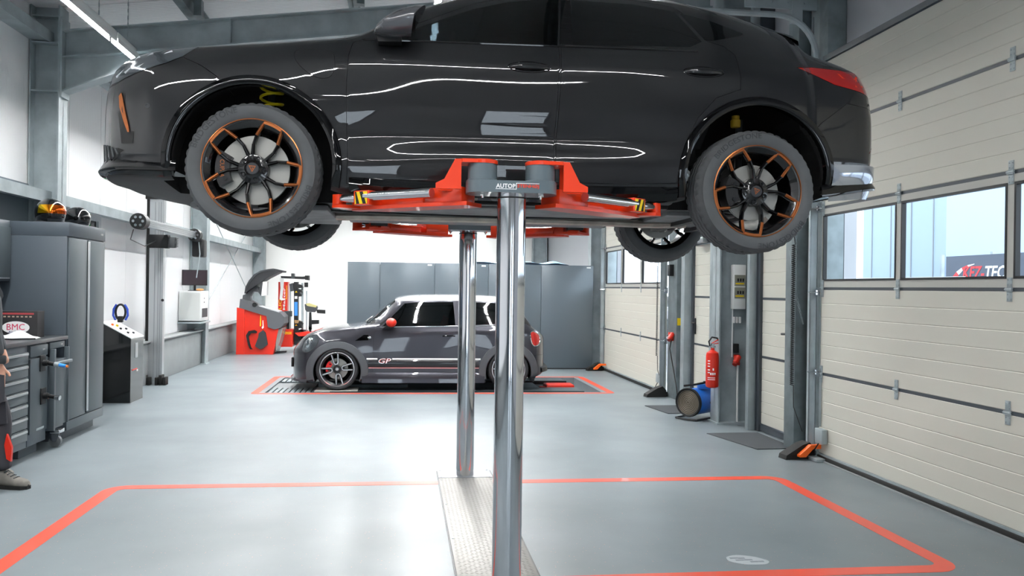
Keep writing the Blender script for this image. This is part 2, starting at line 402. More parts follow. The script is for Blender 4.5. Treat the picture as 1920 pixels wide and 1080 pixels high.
def sectional(name, ya, yb, nb, glassrow, label):
    d = sroot(name, label); X = 3.74
    zs = [.05, .77, 1.535, 2.262, 2.965, 3.58]
    mods = [yb-i*1.13 for i in range(0, nb+1)]
    for i in range(5):
        z0, z1 = zs[i]+.012, zs[i+1]-.012
        if i != glassrow:
            s = MB(); s.prism([(X+p[0], p[1]) for p in section_profile(z0, z1, 6)], ya, yb, 'Y'); s.obj('door_section', M['door_white'], d, smooth=20)
        else:
            fr = MB(); 
            fr.box(X, X+.04, ya, yb, z0, z0+.055); fr.box(X, X+.04, ya, yb, z1-.05, z1)
            for k, m_ in enumerate(mods):
                w = .03
                fr.box(X, X+.04, max(ya, m_-w), min(yb, m_+w), z0+.055, z1-.05)
            fr.box(X, X+.04, ya, ya+.06, z0+.055, z1-.05)
            fo = fr.obj('window_frame', mat('grey_white_frame', 'b9b9b2', .45), d)
            for k in range(nb):
                a, c = max(mods[k+1]+w, ya+.05), mods[k]-w
                if c-a < .2: continue
                MB().box(X+.02, X+.026, a, c, z0+.055, z1-.05).obj('pane', M['glass'], fo)
                g = MB()
                for (y0, y1, q0, q1) in ((a, c, z0+.055, z0+.072), (a, c, z1-.067, z1-.05), (a, a+.016, z0+.072, z1-.067), (c-.016, c, z0+.072, z1-.067)): g.box(X-.004, X+.03, y0, y1, q0, q1)
                g.obj('seal', M['black'], fo)
        if i < 4:
            MB().box(X+.002, X+.03, ya, yb, zs[i+1]-.012, zs[i+1]+.012).obj('joint_seal', M['anthracite'], d)
            for m_ in mods[1:-1] if nb > 3 else mods[1:-1]: hinge(d, X-.001, m_, zs[i+1])
            hinge(d, X-.001, yb-.03, zs[i+1])
    MB().box(X-.012, X+.06, ya, yb, 3.575, 3.625).obj('top_seal', M['anthracite'], d)
    MB().box(X-.01, X+.05, ya, yb, .03, .062).obj('bottom_rail', M['galv'], d)
    MB().box(X-.02, X+.05, ya, yb, .0, .045, .008).obj('bottom_seal', M['black_rough'], d)
    return d
sectional('door_1', D1[0], D1[1]-.02, 5, 2, 'large cream sectional door along the right with a row of windows')
sectional('door_4', D4[0]+.02, D4[1]-.02, 3, 2, 'cream sectional door further away on the right')
struct(MB().box(3.70, XR, D1[0], D1[1], 0, .012).obj('trim_3', M['kerb']))
def ped(name, ya, yb, joints, label, hs):
    d = sroot(name, label); X = 3.84; z1 = 2.16
    fr = MB()
    for (a, c) in ((ya-.0, ya+.05), (yb-.05, yb)): fr.box(X-.03, X+.05, a, c, 0, z1)
    fr.box(X-.03, X+.05, ya+.05, yb-.05, z1-.05, z1); fr.box(X-.01, X+.04, ya+.05, yb-.05, 0.01, .075)
    fr.obj('door_frame', M['anthracite'], d)
    zs = [.075]+joints+[z1-.05]
    for i in range(len(zs)-1):
        z0, zz = zs[i]+.01, zs[i+1]-.01; nb_ = max(1, round((zz-z0)/.125))
        s = MB(); s.prism([(X+p[0], p[1]) for p in section_profile(z0, zz, nb_, .035)], ya+.05, yb-.05, 'Y'); s.obj('door_panel', M['door_white'], d, smooth=20)
        if i: MB().box(X-.002, X+.03, ya+.05, yb-.05, zs[i]-.012, zs[i]+.012).obj('joint_seal', M['anthracite'], d)
    hy = ya+.09 if hs < 0 else yb-.09; dirn = 1 if hs < 0 else -1
    h = MB().box(X-.012, X, hy-.018, hy+.018, .93, 1.14, .003).cyl((X, hy, 1.08), (X-.06, hy, 1.08), .01, n=10).tube([(X-.055, hy, 1.08), (X-.06, hy+dirn*.06, 1.082), (X-.055, hy+dirn*.13, 1.078)], .011)
    h.obj('handle', M['black'], d)
    return d
ped('door_2', D2[0], D2[1], [.80, 1.425], 'cream side door with black joints between the two right hand columns', -1)
ped('door_3', D3[0], D3[1], [.80, 1.42], 'cream side door behind the fire extinguisher', 1)
# ================================================================ CAR ENGINE
def pchip(xs, ys):
    n = len(xs); h = [xs[i+1]-xs[i] for i in range(n-1)]; d = [(ys[i+1]-ys[i])/h[i] for i in range(n-1)]
    if n == 2: m = [d[0], d[0]]
    else:
        m = [0]*n
        for i in range(1, n-1):
            if d[i-1]*d[i] > 0:
                w1 = 2*h[i]+h[i-1]; w2 = h[i]+2*h[i-1]; m[i] = (w1+w2)/(w1/d[i-1]+w2/d[i])
        m[0] = d[0]; m[-1] = d[-1]
    def f(x):
        if x <= xs[0]: return ys[0]
        if x >= xs[-1]: return ys[-1]
        i = 0
        while x > xs[i+1]: i += 1
        t = (x-xs[i])/h[i]
        return (1+2*t)*(1-t)**2*ys[i]+t*(1-t)**2*h[i]*m[i]+t*t*(3-2*t)*ys[i+1]+t*t*(t-1)*h[i]*m[i+1]
    return f
def make_section(rows, escale):
    fs = [(pchip([k[0] for k in w], [k[1] for k in w]), pchip([k[0] for k in z], [k[1] for k in z])) for w, z in rows]
    n = len(fs)
    def sec(x, off=0, sub=4):
        s = escale(x); W_ = [f[0](x)*s for f in fs]; Z_ = [f[1](x) for f in fs]; W_[0] = 0; W_[-1] = 0
        idx = list(range(n)); fw = pchip(idx, W_); fz = pchip(idx, Z_)
        pts = [(fw(i/sub), fz(i/sub)) for i in range((n-1)*sub+1)]
        if off:
            q = []
            for i, p in enumerate(pts):
                a = pts[max(i-1, 0)]; b = pts[min(i+1, len(pts)-1)]; dx, dz = b[0]-a[0], b[1]-a[1]; l = math.hypot(dx, dz) or 1
                if i in (0, len(pts)-1): dx, dz = (1, 0) if i == 0 else (-1, 0); l = 1
                q.append((max(p[0]-dz/l*off, 0), p[1]+dx/l*off))
            pts = q
        return pts
    return sec
XWARP = lambda x: x
def loft(sec, xs, off=0, sub=4):
    b = MB(); rings = []
    for x in xs:
        p = sec(x, off, sub); x = XWARP(x); ring = [(x, -w, z) for w, z in p]+[(x, w, z) for w, z in p[-2:0:-1]]
        rings.append([b.bm.verts.new(v) for v in ring])
    n = len(rings[0])
    for i in range(len(rings)-1):
        A, B = rings[i], rings[i+1]
        for j in range(n): b.bm.faces.new((A[j], A[(j+1) % n], B[(j+1) % n], B[j]))
    b.bm.faces.new(rings[0][::-1]); b.bm.faces.new(rings[-1])
    bmesh.ops.recalc_face_normals(b.bm, faces=b.bm.faces)
    me = bpy.data.meshes.new('loft'); b.bm.to_mesh(me); b.bm.free()
    me.polygons.foreach_set('use_smooth', [True]*len(me.polygons))
    return me
def bmesh_me(mb):
    bmesh.ops.remove_doubles(mb.bm, verts=mb.bm.verts, dist=1e-6)
    bmesh.ops.recalc_face_normals(mb.bm, faces=mb.bm.faces)
    me = bpy.data.meshes.new('cut'); mb.bm.to_mesh(me); mb.bm.free(); return me
def boolean(ma, mb_, op, solver='MANIFOLD'):
    a = bpy.data.objects.new('ba', ma); c = bpy.data.objects.new('bb', mb_); COL.objects.link(a); COL.objects.link(c)
    md = a.modifiers.new('b', 'BOOLEAN'); md.operation = op; md.object = c; md.solver = solver
    dg = bpy.context.evaluated_depsgraph_get(); dg.update()
    me = bpy.data.meshes.new_from_object(a.evaluated_get(dg), depsgraph=dg)
    bpy.data.objects.remove(a); bpy.data.objects.remove(c)
    if len(me.polygons) == 0 and solver == 'MANIFOLD' and op != 'INTERSECT': return boolean(ma, mb_, op, 'EXACT')
    return me
def grow(pts, d):
    ar = sum(pts[i][0]*pts[(i+1) % len(pts)][1]-pts[(i+1) % len(pts)][0]*pts[i][1] for i in range(len(pts)))
    s = 1 if ar > 0 else -1; out = []
    n = len(pts)
    for i in range(n):
        a, p, c = Vector(pts[i-1]), Vector(pts[i]), Vector(pts[(i+1) % n])
        n1 = Vector(((p-a).y, -(p-a).x)).normalized()*s; n2 = Vector(((c-p).y, -(c-p).x)).normalized()*s
        m = (n1+n2); l = m.length
        m = n1 if l < 1e-3 else m/l
        k = d/max(.35, m.dot(n1)); out.append((p.x+m.x*k, p.y+m.y*k))
    return out
def smooth_poly(pts, k=3, closed=True):
    # catmull-rom through points
    n = len(pts); out = []
    for i in range(n):
        p0, p1, p2, p3 = (Vector(pts[(i+j) % n]) for j in (-1, 0, 1, 2))
        for s in range(k):
            t = s/k; out.append(tuple(.5*((2*p1)+(p2-p0)*t+(2*p0-5*p1+4*p2-p3)*t*t+(3*p1-p0-3*p2+p3)*t**3)))
    return out
class CarBody:
    def __init__(s, sec, xs, parent, mats, y0=-.0):
        s.sec = sec; s.xs = xs; s.parent = parent; s.mats = mats   # mats: paint, inner black, under
        s.src = loft(sec, xs, 0, 6); s.body = s.src.copy()
        s.bvh = BVHTree.FromPolygons([v.co.copy() for v in s.src.vertices], [list(p.vertices) for p in s.src.polygons])
        s.vn = [v.normal.copy() for v in s.src.vertices]
    def cut(s, me): s.body = boolean(s.body, me, 'DIFFERENCE')
    def cutmb(s, mb): s.cut(bmesh_me(mb))
    def side_y(s, x, z, sgn=-1):
        h = s.bvh.ray_cast(Vector((x, sgn*3, z)), Vector((0, -sgn, 0)), 4)
        return h[0].y if h[0] else sgn*.60
    def piece(s, pts, a, b_, axis='Y', gap=.0022, thin=None):
        """take the part of the body inside the outline prism; removes it (plus a gap) from the body"""
        pr_ = bmesh_me(MB().prism(pts, a, b_, axis)); p = boolean(s.body, pr_, 'INTERSECT')
        e = gap if gap else .0003
        s.cut(bmesh_me(MB().prism(grow(pts, gap), a-e, b_+e, axis)))
        if thin: p = boolean(p, s.thin_me(thin), 'DIFFERENCE')
        return p
    def thin_me(s, t):
        if not hasattr(s, '_t'): s._t = {}
        if t not in s._t: s._t[t] = loft(s.sec, s.xs, t)
        return s._t[t].copy()
    def finish(s, me, name, m, parent=None, under=True, tol=.0012):
        """smooth shading taken from the source surface; faces off the surface get the dark material"""
        me.name = name; me.materials.clear()
        for q in (m, s.mats[1], s.mats[2]): me.materials.append(q)
        vs = me.vertices; ln = [None]*len(me.loops)
        V = [v.co.copy() for v in vs]; sp = s.src.polygons; sv = s.src.vertices
        cache = {}
        def vnorm(i):
            if i not in cache:
                loc, nr, fi, d = s.bvh.find_nearest(V[i])
                if fi is None: cache[i] = None
                else:
                    ws = 0; acc = Vector()
                    for vi in sp[fi].vertices if len(sp[fi].vertices) < 5 else []:
                        w = 1/((sv[vi].co-loc).length+1e-4); acc += s.vn[vi]*w; ws += w
                    cache[i] = (acc.normalized() if ws else nr)
                    cache[i] = cache[i]
            return cache[i]
        for p in me.polygons:
            c = p.center; loc, nr, fi, d = s.bvh.find_nearest(c)
            on = d is not None and d < tol and p.normal.dot(nr) > .7
            if not on: p.material_index = 1
            elif under and nr.z < -.75 and c.z < .34: p.material_index = 2
            for li in p.loop_indices:
                vi = me.loops[li].vertex_index
                n_ = vnorm(vi) if on else None
                ln[li] = tuple(n_) if n_ is not None and n_.dot(p.normal) > .3 else tuple(p.normal)
        me.polygons.foreach_set('use_smooth', [True]*len(me.polygons))
        me.normals_split_custom_set(ln)
        o = bpy.data.objects.new(name, me); COL.objects.link(o); o.parent = parent or s.parent
        return o
    def both(s, name, pts, ya, yb, m, gap=.0022, thin=None, axis='Y', extra=None, parent=None):
        out = []
        for sg in (-1, 1):
            me = s.piece(pts, *((ya, yb) if sg < 0 else (-yb, -ya)), axis, gap, thin)
            out.append((name, me, m, parent))
        s.parts += [tuple(q) for q in out]; return out
    parts = []

def wheel(kind, R, rr, W_, mats, steer=0):
    """wheel centred at origin, axle along Y, outer face towards -Y; returns root Empty"""
    r = bpy.data.objects.new('wheel', None); COL.objects.link(r); r.empty_display_size = .1
    # tyre: lathe along Y
    n = 144; h = W_/2
    prof = [(rr-.012, -h+.022), (rr+.004, -h+.006), (rr+.02, -h-.001), (rr+(R-rr)*.45, -h-.006), (rr+(R-rr)*.72, -h+.0), (R-.022, -h+.012), (R-.008, -h+.026), (R-.002, -h+.042)]
    g = [-.5, -.17, .17, .5]; tread = []
    for q in g:
        y = q*h; tread += [(R, y-.006), (R-.008, y-.005), (R-.008, y+.005), (R, y+.006)]
    prof2 = prof+tread+[(p[0], -p[1]) for p in prof[::-1]]+[(rr-.02, h-.03), (rr-.02, -h+.03), prof[0]]
    def mod(rad, t, j):
        if rad > R-.009 and abs(t) > h*.52 and j % 3 == 0: return rad-.0065
        if rad > R-.003 and j % 4 == 0 and abs(t) < h*.5: return rad-.003
        return rad
    ty = MB().lathe(prof2, n, 'Y', mod=mod).obj('tyre', mats['tyre'], r, smooth=30)
    # sidewall lettering
    if kind == 'sport':
        for a0 in (2.35, -.75):
            t = fit_text('BRIDGESTONE', 1, .030, .002, .0)
            Rm = rr+(R-rr)*.56; wd = .30
            for v in t.bm.verts:
                a = a0-v.co.x*wd/Rm; q = Rm+v.co.y; zz = v.co.z
                v.co = Vector((q*math.cos(a), -h-.0062-zz, q*math.sin(a)))
            t.obj('tyre_lettering', mats['letter'], ty, smooth=0)
    # barrel
    MB().lathe([(rr-.002, -h+.016), (rr-.006, -h+.02), (rr-.012, -h+.03), (rr-.03, -h+.05), (rr-.035, h-.03), (rr-.008, h-.01), (rr-.02, h-.012), (rr-.042, h-.03), (rr-.04, -h+.05), (rr-.018, -h+.024), (rr-.002, -h+.016)], 64, 'Y').obj('rim_barrel', mats['rim'], r)
    yf = -h+.03
    if kind == 'sport':
        MB().lathe([(rr+.000, -h+.006), (rr-.005, -h+.004), (rr-.005, -h+.012), (rr+.000, -h+.014), (rr+.000, -h+.006)], 96, 'Y').obj('rim_ring', mats['copper'], r)
        for k in range(5):
            pc = math.radians(67+72*k)
            sp = MB(); cp = MB()
            for sgn in (-1, 1):
                A = [(.035, 29, .030, .0), (.075, 27.5, .024, .004), (.13, 25, .019, .0), (rr*.69, 19.5, .018, -.006), (rr-.006, 11.2, .024, -.016)]
                P = [Vector((q*math.cos(pc+sgn*math.radians(d)), yf+.012+y, q*math.sin(pc+sgn*math.radians(d)))) for q, d, w, y in A]
                def seg(mb, i, j, w0, w1, dy=0, th=.03):
                    a, b = P[i], P[j]; d = (b-a).normalized(); s_ = d.cross(Vector((0, 1, 0))).normalized()
                    vs = []
                    for p, w in ((a, w0), (b, w1)):
                        for (u, vv) in ((-.5, th), (.5, th), (.42, .003), (.16, -.004), (-.16, -.004), (-.42, .003)):
                            vs.append(mb.bm.verts.new(p+s_*u*w+Vector((0, vv+dy, 0))))
                    for q in range(6): mb.bm.faces.new((vs[q], vs[(q+1) % 6], vs[6+(q+1) % 6], vs[6+q]))
                    mb.bm.faces.new(vs[:6][::-1]); mb.bm.faces.new(vs[6:])
                for i in range(4): seg(sp, i, i+1, A[i][2], A[i+1][2])
                seg(cp, 3, 4, .017, .017, -.0035, .004)
            # rim bridge between the pair
            for q in range(8):
                a0 = pc+math.radians(-11.2+22.4*q/8); a1 = pc+math.radians(-11.2+22.4*(q+1)/8); rq = rr-.012
                cp.bar((rq*math.cos(a0), -h+.012, rq*math.sin(a0)), (rq*math.cos(a1), -h+.012, rq*math.sin(a1)), .012, .008, (0, 1, 0))
            so = sp.obj('spoke_pair', mats['rim'], r); cp.obj('copper_tip', mats['copper'], so)
        hb = MB().lathe([(.0, yf-.004), (.034, yf-.004), (.038, yf), (.05, yf+.01), (.075, yf+.014), (.08, yf+.05), (.0, yf+.05)], 40, 'Y').obj('hub', mats['rim'], r)
        MB().lathe([(.0, yf-.008), (.028, yf-.008), (.031, yf-.005), (.031, yf)], 32, 'Y').obj('hub_cap', mats['cap'], r)
        e = MB()   # small copper emblem of three strokes
        for pts in ([(-.016, .010), (.012, .010), (.016, .014), (-.020, .014)], [(-.018, .012), (-.013, .010), (.001, -.014), (-.001, -.019)], [(.016, .012), (.011, .009), (.0, -.009), (.0, -.018)], [(-.004, .004), (.004, .004), (.0, -.006)]): e.prism(pts, yf-.0095, yf-.008)
        e.obj('hub_emblem', mats['copper'], r, smooth=0)
        for k in range(5):
            a = math.radians(67+72*k); c_ = Vector((.058*math.cos(a), 0, .058*math.sin(a)))
            MB().lathe([(.0, yf+.012), (.008, yf+.012), (.009, yf+.006), (.0125, yf+.004), (.0125, yf+.016)], 14, 'Y', c_).obj('wheel_bolt', mats['bolt'], r)
    else:
        MB().lathe([(rr+.003, -h+.006), (rr-.010, -h+.004), (rr-.010, -h+.014), (rr+.003, -h+.014), (rr+.003, -h+.006)], 72, 'Y').obj('rim_ring', mats['polish'], r)
        for k in range(4 if kind == 'mini4' else 5):
            pc = math.radians(100+90*k) if kind == 'mini4' else math.radians(90+72*k)
            def U(off0, w0, off1, w1, r0_, r1_, y0_, th, mb):
                d = Vector((math.cos(pc), 0, math.sin(pc))); s_ = Vector((-math.sin(pc), 0, math.cos(pc)))
                for sg in (-1, 1):
                    vs = []
                    for q, o_, w in ((r0_, off0, w0), (r1_, off1, w1)):
                        for (u, v) in ((-.5, th), (.5, th), (.5, 0), (-.5, 0)): vs.append(mb.bm.verts.new(d*q+s_*(sg*o_+u*w)+Vector((0, y0_+v, 0))))
                    for i in range(4): mb.bm.faces.new((vs[i], vs[(i+1) % 4], vs[4+(i+1) % 4], vs[4+i]))
                    mb.bm.faces.new(vs[:4][::-1]); mb.bm.faces.new(vs[4:])
                # rounded bottom of the U
                pts = [d*r0_+s_*off0*math.cos(t)-d*off0*math.sin(t) for t in [PI*i/8 for i in range(9)]]
                for a, b in zip(pts[:-1], pts[1:]): mb.bar(a+Vector((0, y0_+th/2, 0)), b+Vector((0, y0_+th/2, 0)), w0, th, (0, 1, 0))
            b1 = MB(); U(.030, .028, .048, .03, .10, rr-.008, yf+.002, .03, b1); so = b1.obj('spoke', mats['rim'], r)
            b2 = MB(); U(.030, .016, .048, .014, .10, rr-.01, yf-.001, .005, b2); b2.obj('polished_edge', mats['polish'], so)
            b3 = MB().box(-.012, .012, 0, .02, .02, .11); b3.xf(Matrix.Rotation(-(pc-PI/2), 4, 'Y')); b3.xf(Matrix.Translation((0, yf+.006, 0))); b3.obj('spoke_web', mats['rim'], r)
        MB().lathe([(.0, yf-.002), (.026, yf-.002), (.03, yf+.002), (.055, yf+.006), (.062, yf+.04), (.0, yf+.04)], 32, 'Y').obj('hub', mats['rim'], r)
        MB().lathe([(.0, yf-.005), (.022, yf-.005), (.024, yf-.002)], 24, 'Y').obj('hub_cap', mats['polish'], r)
        for k in range(4):
            a = math.radians(55+90*k); MB().lathe([(.0, yf+.002), (.008, yf+.002), (.008, yf+.01)], 10, 'Y', (.042*math.cos(a), 0, .042*math.sin(a))).obj('wheel_bolt', mats['bolt'], r)
    return r
def brake(parent, c, rd, cal_ang, calm, slots=True, txt=None):
    x, y, z = c
    MB().lathe([(.06, y), (rd, y), (rd, y+.008), (rd-.01, y+.008), (rd-.01, y+.016), (rd, y+.016), (rd, y+.024), (.06, y+.024), (.06, y)], 64, 'Y', (x, 0, z)).obj('brake_disc', MATS['disc'], parent)
    MB().lathe([(.0, y-.03), (.055, y-.03), (.072, y-.02), (.074, y+.01), (.0, y+.01)], 32, 'Y', (x, 0, z)).obj('disc_hat', MATS['rust_hat'], parent)
    pts = []; a0 = cal_ang; w = .52
    for k in range(9): t = a0-w+2*w*k/8; pts.append((x+(rd+.012)*math.cos(t), z+(rd+.012)*math.sin(t)))
    for k in range(9): t = a0+w-2*w*k/8; pts.append((x+(rd-.058)*math.cos(t), z+(rd-.058)*math.sin(t)))
    cb = MB().prism(pts, y-.042, y+.06)
    co = cb.obj('brake_caliper', calm, parent)
    if txt:
        t = fit_text(txt, .09, .022, .002); rm = rd-.024
        t.xf(Matrix.Translation((x+rm*math.cos(a0), y-.043, z+rm*math.sin(a0))) @ Matrix.Rotation(-(a0-PI/2)+PI, 4, 'Y') @ Matrix.Rotation(PI/2, 4, 'X'))
        t.obj('caliper_lettering', MATS['copper'], co, smooth=0)
    b = MB()
    for t in (a0-.35, a0+.35): b.cyl((x+(rd-.03)*math.cos(t), y-.048, z+(rd-.03)*math.sin(t)), (x+(rd-.03)*math.cos(t), y-.04, z+(rd-.03)*math.sin(t)), .012, n=8)
    b.obj('caliper_bolt', MATS['bolt'], co)
mat('disc', 'a09f9a', .35, .6); mat('rust_hat', '8d8c88', .5, .5); mat('bolt', '2a2b2d', .35, .7)
mat('copper', 'b0683c', .3, .85); mat('tyre', '505254', .72, noise_amt=.12, nscale=9, bump=.1, bscale=120); mat('letter', '34363a', .6)
mat('rim_black', '0c0c0e', .18, coat=.6); mat('cap', '3a3b3f', .3, .3); mat('polish', 'd9dadd', .2, .8)
def arch_trim(cb, cx, cz, r0_, r1_, a0, a1, out, m, name, n=40, zmin=None, lip=.02):
    for sg in (-1, 1):
        g = []
        for i in range(n+1):
            a = math.radians(a0+(a1-a0)*i/n); row = []
            for rr_, o_ in ((r0_+.004, -.05), (r0_-.001, out*.4), (r0_+.012, out), ((r0_+r1_)/2, out), (r1_-.008, out*.8), (r1_, -.006)):
                x = cx+rr_*math.cos(a); z = cz+rr_*math.sin(a)
                xs = cx+max(rr_, r0_+.012)*math.cos(a); zs_ = cz+max(rr_, r0_+.012)*math.sin(a)
                y = cb.side_y(xs, zs_, sg)
                row.append((x, y+sg*o_, z))
            g.append(row)
        MB().grid(g).obj(name, m, cb.parent, smooth=40)

# ================================================================ THE LIFTED BLACK CAR
PAINT = mat('black_car_paint', '17181a', .45, coat=1, croug=.015, spec=.15)
GLOSSBLK = mat('gloss_black_trim', '060607', .3, coat=1, spec=0)
UNDER = mat('underbody_plastic', '2e3031', .6, noise_amt=.25, nscale=6)
WELL = mat('wheel_well_felt', '0d0d0e', .9)
DARKGLASS = mat('privacy_glass', '1c1f22', .02, trans=.85, ior=1.05, spec=.5, coat=1)
TINTGLASS = mat('side_glass', '4a5256', .0, trans=1, ior=1.04, coat=1)
car = thing('car', 'black crossover with copper-edged wheels raised on the lift', 'car', (.577, 5.09, 1.73))
def esc(x):
    if x < -1.6: t = (-1.6-x)/.64; return (1-t**4)**(1/2.4)
    if x > 1.7: t = (x-1.7)/.51; return (1-t**6)**(1/2.8)
    return 1
K = lambda *a: list(a)
rows = [
 (K((-2.3, 0), (2.3, 0)), K((-2.24, .34), (-2.1, .31), (-1.95, .27), (-1.8, .225), (-1.4, .22), (0, .235), (1.2, .245), (1.6, .28), (2.0, .34), (2.21, .44))),
 (K((-2.3, .72), (-1.8, .74), (0, .78), (2.3, .74)), K((-2.24, .335), (-2.0, .305), (-1.7, .28), (-1.0, .245), (0, .245), (1.2, .25), (1.6, .29), (2.0, .34), (2.21, .45))),
 (K((-2.3, .86), (-1.35, .88), (-.85, .872), (0, .868), (1, .875), (2.3, .85)), K((-2.24, .35), (-2.0, .32), (-1.8, .31), (-1.0, .30), (-.85, .285), (0, .265), (.8, .30), (1.35, .32), (1.75, .33), (1.9, .37), (2.21, .47))),
 (K((-2.3, .90), (-1.35, .91), (-.85, .902), (0, .902), (1, .905), (1.35, .915), (2.3, .90)), K((-2.24, .42), (-1.8, .42), (-.9, .40), (-.3, .44), (.9, .445), (1.35, .46), (1.9, .48), (2.21, .54))),
 (K((-2.3, .885), (-1.35, .92), (-.85, .888), (-.4, .868), (.3, .866), (.8, .888), (1, .905), (1.35, .925), (2.3, .905)), K((-2.24, .52), (-1.6, .56), (-.85, .56), (.9, .58), (1.35, .60), (2.21, .62))),
 (K((-2.3, .88), (-1.6, .912), (-1.35, .92), (-.85, .902), (-.3, .893), (.4, .893), (.9, .912), (1.35, .926), (1.7, .918), (2.3, .90)), K((-2.24, .62), (-1.8, .70), (-1.35, .74), (-.85, .72), (.4, .73), (.9, .75), (1.35, .79), (1.8, .76), (2.21, .72))),
 (K((-2.3, .84), (-1.8, .885), (-1.35, .902), (-.85, .897), (0, .895), (.9, .90), (1.35, .902), (1.8, .88), (2.3, .86)), K((-2.24, .72), (-2.1, .79), (-1.8, .86), (-1.35, .89), (-.85, .90), (0, .91), (.9, .93), (1.35, .94), (1.8, .93), (2.0, .92), (2.21, .82))),
 (K((-2.3, .80), (-1.8, .855), (-1.35, .872), (-.85, .872), (0, .868), (.9, .866), (1.35, .855), (1.8, .835), (2.3, .82)), K((-2.24, .755), (-2.1, .84), (-1.8, .92), (-1.35, .965), (-.85, 1.0), (0, 1.01), (.9, 1.03), (1.35, 1.04), (1.8, 1.01), (2.0, .99), (2.21, .88))),
 (K((-2.3, .76), (-1.9, .81), (-1.35, .825), (-.85, .845), (0, .842), (.9, .835), (1.35, .80), (1.7, .78), (2.3, .77)), K((-2.24, .78), (-2.1, .885), (-1.9, .945), (-1.65, .985), (-1.35, 1.015), (-.85, 1.05), (0, 1.072), (.9, 1.095), (1.2, 1.13), (1.4, 1.13), (1.7, 1.085), (1.95, 1.05), (2.1, 1.01), (2.21, .92))),
 (K((-2.3, .62), (-1.9, .66), (-1.35, .69), (-1.0, .715), (-.82, .745), (-.5, .70), (-.15, .66), (.2, .635), (.8, .62), (1.2, .60), (1.5, .57), (1.68, .54), (1.76, .6), (2.0, .66), (2.3, .64)), K((-2.24, .80), (-2.1, .915), (-1.9, .985), (-1.65, 1.02), (-1.35, 1.05), (-1.0, 1.09), (-.85, 1.11), (-.72, 1.17), (-.5, 1.29), (-.15, 1.405), (.2, 1.45), (.8, 1.45), (1.2, 1.405), (1.5, 1.345), (1.68, 1.30), (1.75, 1.19), (1.95, 1.10), (2.1, 1.04), (2.21, .93))),
 (K((-2.3, .40), (-1, .45), (0, .42), (1.5, .38), (2.3, .40)), K((-2.24, .81), (-2.1, .93), (-1.9, 1.0), (-1.65, 1.035), (-1.35, 1.07), (-1.0, 1.11), (-.85, 1.145), (-.5, 1.33), (-.15, 1.445), (.2, 1.485), (.8, 1.485), (1.2, 1.445), (1.5, 1.385), (1.68, 1.34), (1.75, 1.21), (1.95, 1.11), (2.1, 1.05), (2.21, .94))),
 (K((-2.3, 0), (2.3, 0)), K((-2.24, .815), (-2.1, .935), (-1.9, 1.005), (-1.65, 1.04), (-1.35, 1.075), (-1.0, 1.115), (-.85, 1.16), (-.5, 1.34), (-.15, 1.455), (.2, 1.50), (.8, 1.50), (1.2, 1.46), (1.5, 1.40), (1.68, 1.355), (1.75, 1.22), (1.95, 1.115), (2.1, 1.055), (2.21, .945))),
]
sec = make_section(rows, esc)
xs = [-2.232, -2.226, -2.215, -2.20, -2.18, -2.155, -2.125, -2.09, -2.05, -2.0]
x = -1.94
while x < 1.66: xs.append(round(x, 3)); x += .045
xs += [1.66, 1.68, 1.70, 1.72, 1.74, 1.76, 1.80, 1.85, 1.9, 1.95, 2.0, 2.04, 2.08, 2.11, 2.14, 2.16, 2.18, 2.192, 2.20, 2.206]
XWARP = lambda x: x if x < 1.7 else 1.7+(x-1.7)*.89
UNW = lambda x: x if x < 1.7 else 1.7+(x-1.7)/.89
cb = CarBody(sec, xs, car, (PAINT, WELL, UNDER)); cb.parts = []
# wheel wells
for cx in (-1.345, 1.345):
    for sg in (-1, 1):
        cb.cutmb(MB().lathe([(0, -1.05*sg), (.405, -1.05*sg), (.405, -.84*sg), (.465, -.81*sg), (.465, -.52*sg), (0, -.52*sg)][::-1], 72, 'Y', (cx, 0, .385)))
# glass
gF = [(-.70, 1.068), (-.56, 1.13), (-.40, 1.205), (-.22, 1.285), (-.02, 1.345), (.18, 1.38), (.265, 1.385), (.235, 1.085)]
gR = [(.335, 1.388), (.70, 1.383), (.93, 1.35), (1.055, 1.155), (.98, 1.115), (.315, 1.09)]
gQ = [(.955, 1.343), (1.14, 1.305), (1.33, 1.235), (1.30, 1.215), (1.12, 1.165), (1.075, 1.165)]
cb.both('side_window', gF, -1, -.42, TINTGLASS, 0, .005)
cb.both('side_window', gR, -1, -.42, DARKGLASS, 0, .005)
cb.both('quarter_window', gQ, -1, -.42, DARKGLASS, 0, .005)
ws = cb.piece([(-.84, -.64), (-.84, .64), (-.12, .57), (-.12, -.57)], 1.0, 1.6, 'Z', 0, .006); cb.parts.append(('windscreen', ws, TINTGLASS, None))
rw = cb.piece([(1.765, -.5), (1.765, .5), (1.97, .55), (1.97, -.55)], 1.06, 1.4, 'Z', 0, .006); cb.parts.append(('rear_window', rw, DARKGLASS, None))
# cabin
inner = boolean(cb.thin_me(.028), bmesh_me(MB().box(-.86, 1.62, -1, 1, .42, 1.6)), 'INTERSECT'); cb.cut(inner)
